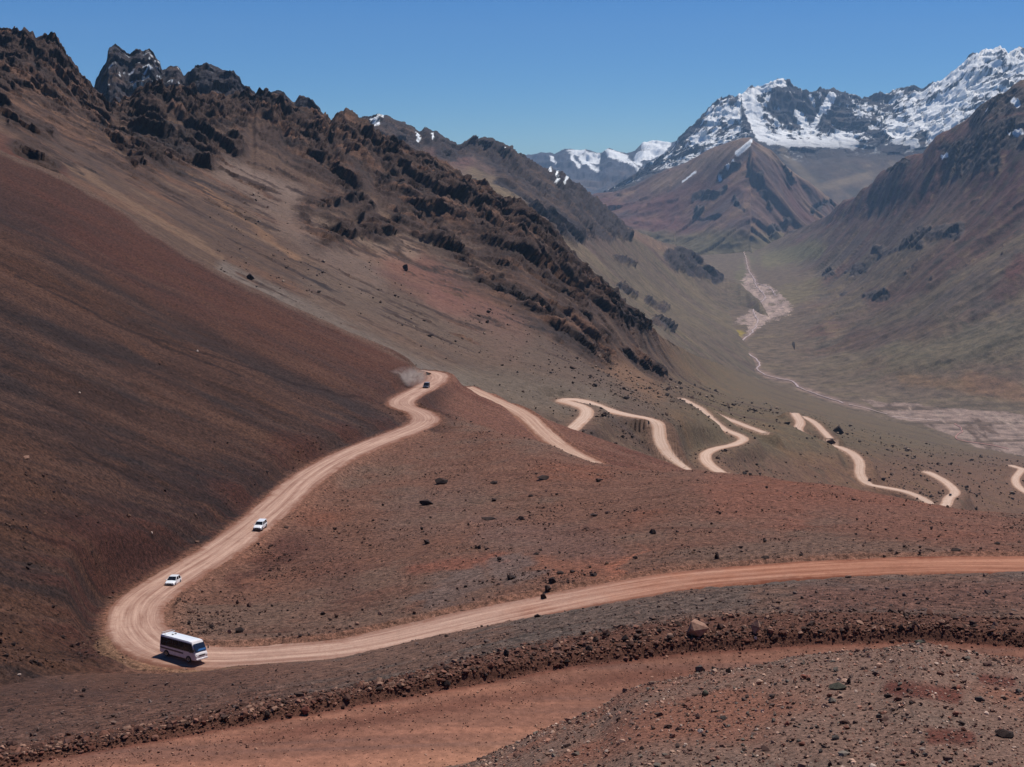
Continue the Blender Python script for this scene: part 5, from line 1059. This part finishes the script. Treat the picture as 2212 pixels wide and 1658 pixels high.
# twigs
def twig(u, v, lab, pts):
    p = ground_at(u, v); m = MB(); m.tube(pts, .012, 6); m.tube([pts[1], tuple(np.array(pts[1]) + np.array([.10, .07, .09]))], .008, 5)
    o = m.build('twig', paint('dry_wood', alb(190, 150, 122), .8), None, True)
    if p is not None: o.location = (p[0], p[1], p[2] + .03)
    tag(o, lab, 'twig', 'dry twigs beside the near road')
twig(1166, 1573, 'upper dry pale twig lying on the near road beside the gravel', [(-.28, .22, .0), (0, .03, .05), (.22, -.18, .02)])
twig(1190, 1580, 'lower dry pale twig lying on the near road beside the gravel', [(-.18, .2, .0), (.02, 0, .06), (.2, -.22, .02)])

# groups of look-alike stones
def vis(u, v): p = ground_at(u, v); return p
_used = set()
def near_label(u, v, size, mat):
    """say where a small stone lies by the nearest rock that one can find"""
    o = sorted(ROCKS, key=lambda r: abs(r[0] - u) + 1.6 * abs(r[1] - v))
    for r in o[:8]:
        w_ = r[5].replace(',', '').split()[:8]
        while w_[-1] in ('the', 'a', 'of', 'on', 'in', 'at', 'and', 'with', 'from', 'to', 'above', 'below', 'under', 'right', 'left', 'beside', 'just', 'by', 'up', 'as', 'half', 'inside', 'between', 'near', 'its', 'dark', 'pale', 'forming', 'standing', 'lying', 'lit', 'lower', 'upper'): w_.pop()
        dx, dy = u - r[0], v - r[1]
        dirs = [('right of' if dx > 0 else 'left of')] if abs(dx) > 2.5 * abs(dy) else ([('below' if dy > 0 else 'above')] if abs(dy) > 2.5 * abs(dx) else [('below' if dy > 0 else 'above') + (' right of' if dx > 0 else ' left of')])
        for far in (('close', 'well') if abs(dx) + abs(dy) < 70 else ('well', 'far')):
            t = '%s %s stone %s %s the %s' % ('small', mat, far, dirs[0], ' '.join(w_)); t = t.replace('close above', 'just above').replace('close below', 'just below').replace('close left', 'just left').replace('close right', 'just right')
            if t not in _used and len(t.split()) <= 16: _used.add(t); return t
            if far == 'close' or far == 'well': break
    return None
def scatter_group(n, box, size, mats, label, group, seed, name='stone', poly=None):
    r = np.random.RandomState(seed); k = 0
    for _ in range(n * 4):
        if k >= n: break
        u, v = r.uniform(box[0], box[2]), r.uniform(box[1], box[3])
        if poly is not None and not inpoly(np.array([u]), np.array([v]), poly)[0]: continue
        w_ = size[0] * math.exp(r.normal() * size[1]); mt_ = mats[r.randint(len(mats))]; place_rock(u, v, w_, w_ * r.uniform(.45, .95), mt_, near_label(u, v, w_, mt_) or label, group, name=name); k += 1
scatter_group(60, (1200, 1400, 2212, 1655), (9, .3), ['grey', 'brown', 'dark', 'tan', 'brown'], 'fist-sized loose stone among the gravel of the foreground slope', 'loose stones on the foreground gravel', 11, poly=[(1120, 1655), (1380, 1510), (1560, 1470), (1900, 1425), (2212, 1450), (2212, 1655)])
scatter_group(34, (700, 1330, 2212, 1520), (9, .35), ['dark', 'brown', 'tan', 'brown'], 'loose stone in the rubble bank along the near road', 'stones of the rubble bank', 12, poly=[(700, 1502), (1071, 1418), (1304, 1368), (1475, 1345), (1808, 1328), (2212, 1342), (2212, 1358), (1808, 1346), (1475, 1366), (1204, 1405), (737, 1500)])
scatter_group(40, (450, 1040, 1500, 1340), (5.5, .25), ['dark', 'dark', 'brown'], 'small dark stone on the open brown slope inside the bend', 'small stones on the inner slope', 13, poly=[(640, 1130), (940, 990), (1300, 1030), (1450, 1060), (1500, 1200), (1100, 1270), (640, 1370), (460, 1360), (450, 1300)])
scatter_group(24, (1450, 1060, 2212, 1195), (5.5, .25), ['dark'], 'small dark stone on the reddish knoll above the road', 'small stones on the reddish knoll', 14)
scatter_group(22, (40, 700, 700, 1300), (4.5, .25), ['dark'], 'small dark stone on the steep dark left slope', 'small stones on the left slope', 15, poly=[(40, 700), (400, 760), (780, 900), (560, 1060), (300, 1250), (40, 1380)])

# ---------------------------------------------------------------- uncountable stones
PROT = [hull(300 + i, 11, (1, .8, .6)) for i in range(8)]
def stones(name, pos, rad, pal, seed, sink=.35, mat=None):
    r = np.random.RandomState(seed); n = len(pos); which = r.randint(len(PROT), size=n); VV, FF, CC = [], [], []; off = 0; pal = np.array(pal)
    for k, (V_, F_) in enumerate(PROT):
        i = np.where(which == k)[0]
        if not len(i): continue
        a = r.uniform(0, 6.283, len(i)); ca, sa = np.cos(a), np.sin(a); b = r.normal(size=len(i)) * .35; cb, sb = np.cos(b), np.sin(b)
        s = rad[i][:, None, None] * r.uniform(.7, 1.3, (len(i), 1, 3)); X = V_[None] * s
        x, y, z = X[..., 0], X[..., 1], X[..., 2]; y, z = y * cb[:, None] - z * sb[:, None], y * sb[:, None] + z * cb[:, None]; x, y = x * ca[:, None] - y * sa[:, None], x * sa[:, None] + y * ca[:, None]
        X = np.stack([x, y, z + (rad[i] * sink)[:, None]], -1) + pos[i][:, None]
        VV.append(X.reshape(-1, 3)); nv = len(V_); FF.append((F_[None] + (np.arange(len(i)) * nv)[:, None, None] + off).reshape(-1, 3)); off += len(i) * nv
        c = pal[r.randint(len(pal), size=len(i))] * r.uniform(.75, 1.3, (len(i), 1)); CC.append(np.repeat(c, len(F_), axis=0))
    me = raw_mesh(name, np.vstack(VV), np.vstack(FF), mat, face_tint=np.vstack(CC)); o = bpy.data.objects.new(name, me); sc.collection.objects.link(o); o['kind'] = 'stuff'; return o
def pick(L, r0, r1, n, seed, mask=None, urange=None):
    r = np.random.RandomState(seed); Wg, Ug, Vg = L['W'], L['U'], L['V']; R_, C_ = Ug.shape
    i = r.randint(r0, max(r1, r0 + 1), n * 6); j = r.randint(0, C_ - 1, n * 6); uu_, vv_ = Ug[i, j], Vg[i, j]; ok = np.ones(len(i), bool)
    if urange: ok &= (uu_ > urange[0]) & (uu_ < urange[1])
    if mask is not None: ok &= r.uniform(size=len(i)) < mask(uu_, vv_, i, j)
    k = np.where(ok)[0][:n]; f, g = r.uniform(size=len(k))[:, None], r.uniform(size=len(k))[:, None]; i, j = i[k], j[k]
    return (Wg[i, j] * (1 - f) + Wg[i + 1, j] * f) * (1 - g) + (Wg[i, j + 1] * (1 - f) + Wg[i + 1, j + 1] * f) * g
def sizes(n, med, sig, lo, hi, seed): return np.clip(med * np.exp(np.random.RandomState(seed).normal(size=n) * sig), lo, hi)
def stone_mat():
    m = NT('loose_stone'); at = m.n('ShaderNodeAttribute'); at.attribute_name = 'tint'; pos = m.n('ShaderNodeNewGeometry').outputs['Position']; n = m.noise(14, 5, .7, pos); f = m.rng(n, .3, .7, .75, 1.25)
    c = m.n('ShaderNodeCombineColor'); [m.l(f, c.inputs[i]) for i in range(3)]; m.l(m.mix(1.0, at.outputs['Color'], c.outputs[0], 'MULTIPLY'), m.b.inputs['Base Color']); m.b.inputs['Roughness'].default_value = .92; m.b.inputs['Specular IOR Level'].default_value = .2; return m.m
MS = stone_mat()
pal_fg = [1.45 * c for c in [alb(96, 70, 62), alb(80, 62, 56), alb(110, 88, 78), alb(92, 84, 78), alb(126, 92, 80), alb(70, 56, 52), alb(104, 70, 60), alb(150, 122, 108), alb(88, 66, 60)]]
q = pick(N, st_N[2] - 40, st_N[3] + 2, 46000, 21, urange=(-300, 2500)); q = q[(W2P(q)[1] < 1720)]
pr = sizes(len(q), .030, .60, .014, .16, 22); stones('gravel_stones', q, pr, pal_fg, 23, mat=MS)
q = pick(N, st_N[2] - 40, st_N[3] + 2, 2200, 24, urange=(1000, 2500)); stones('pale_gravel', q, sizes(len(q), .035, .5, .018, .09, 25), [alb(190, 165, 152), alb(176, 140, 124), alb(150, 132, 124)], 26, mat=MS)
q = pick(N, st_N[6] - 3, st_N[7] + 3, 9000, 27); stones('bank_rubble', q, sizes(len(q), .055, .6, .02, .26, 28), [alb(98, 66, 56), alb(82, 58, 52), alb(120, 84, 72), alb(74, 56, 50), alb(140, 108, 94)], 29, mat=MS)
q = pick(N, st_N[5] - 2, st_N[6], 2600, 30); stones('bank_rubble', q, sizes(len(q), .05, .5, .02, .2, 31), [alb(96, 60, 50), alb(78, 52, 46), alb(120, 84, 72)], 32, mat=MS)
q = pick(N, st_N[4], st_N[5], 9000, 33, mask=lambda u, v, i, j: .25 + 1.0 * np.exp(-(((i - st_N[4]) / (st_N[5] - st_N[4]) - .72) / .12) ** 2)); stones('road_gravel', q, sizes(len(q), .026, .5, .012, .1, 34), [alb(168, 128, 110), alb(130, 92, 80), alb(96, 66, 58), alb(110, 76, 66)], 35, sink=.2, mat=MS)
q = pick(N, st_N[7], st_N[9], 9000, 36); stones('slope_stones', q, sizes(len(q), .045, .6, .02, .28, 37), [alb(90, 70, 64), alb(76, 60, 56), alb(112, 90, 82), alb(100, 84, 80)], 38, mat=MS)
def clump(L, i, j, scale, seed): return .10 + .9 * sstep(-.02, .3, fbm(L['W'][i, j], scale, 4, .6, seed=seed))
def off_road(u, v, i, j): return (dist_N[i, j] > hw_N[i, j] + 1.0) * clump(N, i, j, 14, 200)
q = pick(N, st_N[12] + 2, st_N[14], 9000, 39, mask=off_road, urange=(150, 2500)); stones('hill_stones', q, sizes(len(q), .085, .6, .045, .5, 40), [alb(72, 52, 46), alb(60, 44, 40), alb(88, 64, 56), alb(120, 94, 84), alb(66, 50, 46)], 41, mat=MS)
q = pick(N, st_N[14] - 200, st_N[15], 8000, 42, mask=off_road, urange=(-300, 1500)); stones('hill_stones', q, sizes(len(q), .10, .6, .06, .6, 43), [alb(56, 40, 38), alb(48, 36, 34), alb(72, 50, 44), alb(96, 72, 62)], 44, mat=MS)
def off_road_h(u, v, i, j): return (dist_H[i, j] > hw_H[i, j] + 2.0) * (.25 + .75 * sstep(1000, 1150, u)) * clump(H, i, j, 60, 201)
q = pick(H, st_H[1], st_H[3], 7000, 45, mask=off_road_h, urange=(450, 2450)); dd = W2P(q)[2]; stones('slope_boulders', q, sizes(len(q), .42, .62, .2, 2.6, 46) * np.clip(dd / 900, .6, 1.5), [alb(62, 50, 46), alb(54, 44, 42), alb(84, 66, 58), alb(130, 112, 100)], 47, mat=MS)

# ---------------------------------------------------------------- dust behind the van
def dust_cloud():
    p = P2W(882, 828, 500 * 1.0); pv = np.array(c3.location); p = p * (W2P(pv)[2] / 500.0)
    m = MB(); n = 20
    m.rings([[(8.2 * math.sin(a) * math.cos(k * 2 * math.pi / n), 5 * math.sin(a) * math.sin(k * 2 * math.pi / n), 4.2 * math.cos(a)) for k in range(n)] for a in np.linspace(.05, math.pi - .05, 12)])
    mt = bpy.data.materials.new('road_dust'); mt.use_nodes = True; t = mt.node_tree; t.nodes.clear(); ou = t.nodes.new('ShaderNodeOutputMaterial'); pv_ = t.nodes.new('ShaderNodeVolumePrincipled'); tc = t.nodes.new('ShaderNodeTexCoord')
    nz = t.nodes.new('ShaderNodeTexNoise'); nz.inputs['Scale'].default_value = .35; nz.inputs['Detail'].default_value = 4; nz.inputs['Distortion'].default_value = 1.0; t.links.new(tc.outputs['Object'], nz.inputs['Vector'])
    mp = t.nodes.new('ShaderNodeMapping'); mp.inputs['Scale'].default_value = (1 / 8.2, 1 / 5, 1 / 4.2); t.links.new(tc.outputs['Object'], mp.inputs[0]); ln = t.nodes.new('ShaderNodeVectorMath'); ln.operation = 'LENGTH'; t.links.new(mp.outputs[0], ln.inputs[0])
    r1_ = t.nodes.new('ShaderNodeMapRange'); t.links.new(ln.outputs['Value'], r1_.inputs[0]); [setattr(r1_.inputs[i + 1], 'default_value', x) for i, x in enumerate((1.0, .0, 0, 1))]
    r2_ = t.nodes.new('ShaderNodeMapRange'); t.links.new(nz.outputs[0], r2_.inputs[0]); [setattr(r2_.inputs[i + 1], 'default_value', x) for i, x in enumerate((.36, .66, 0, .34))]
    mu_ = t.nodes.new('ShaderNodeMath'); mu_.operation = 'MULTIPLY'; t.links.new(r1_.outputs[0], mu_.inputs[0]); t.links.new(r2_.outputs[0], mu_.inputs[1]); t.links.new(mu_.outputs[0], pv_.inputs['Density'])
    pv_.inputs['Color'].default_value = (1.0, .90, .80, 1); t.links.new(pv_.outputs[0], ou.inputs['Volume'])
    o = m.build('dust_cloud', mt); o.location = tuple(p + np.array([0, 3, 1.5])); o['kind'] = 'stuff'
dust_cloud()
print('done', time.time() - T0)
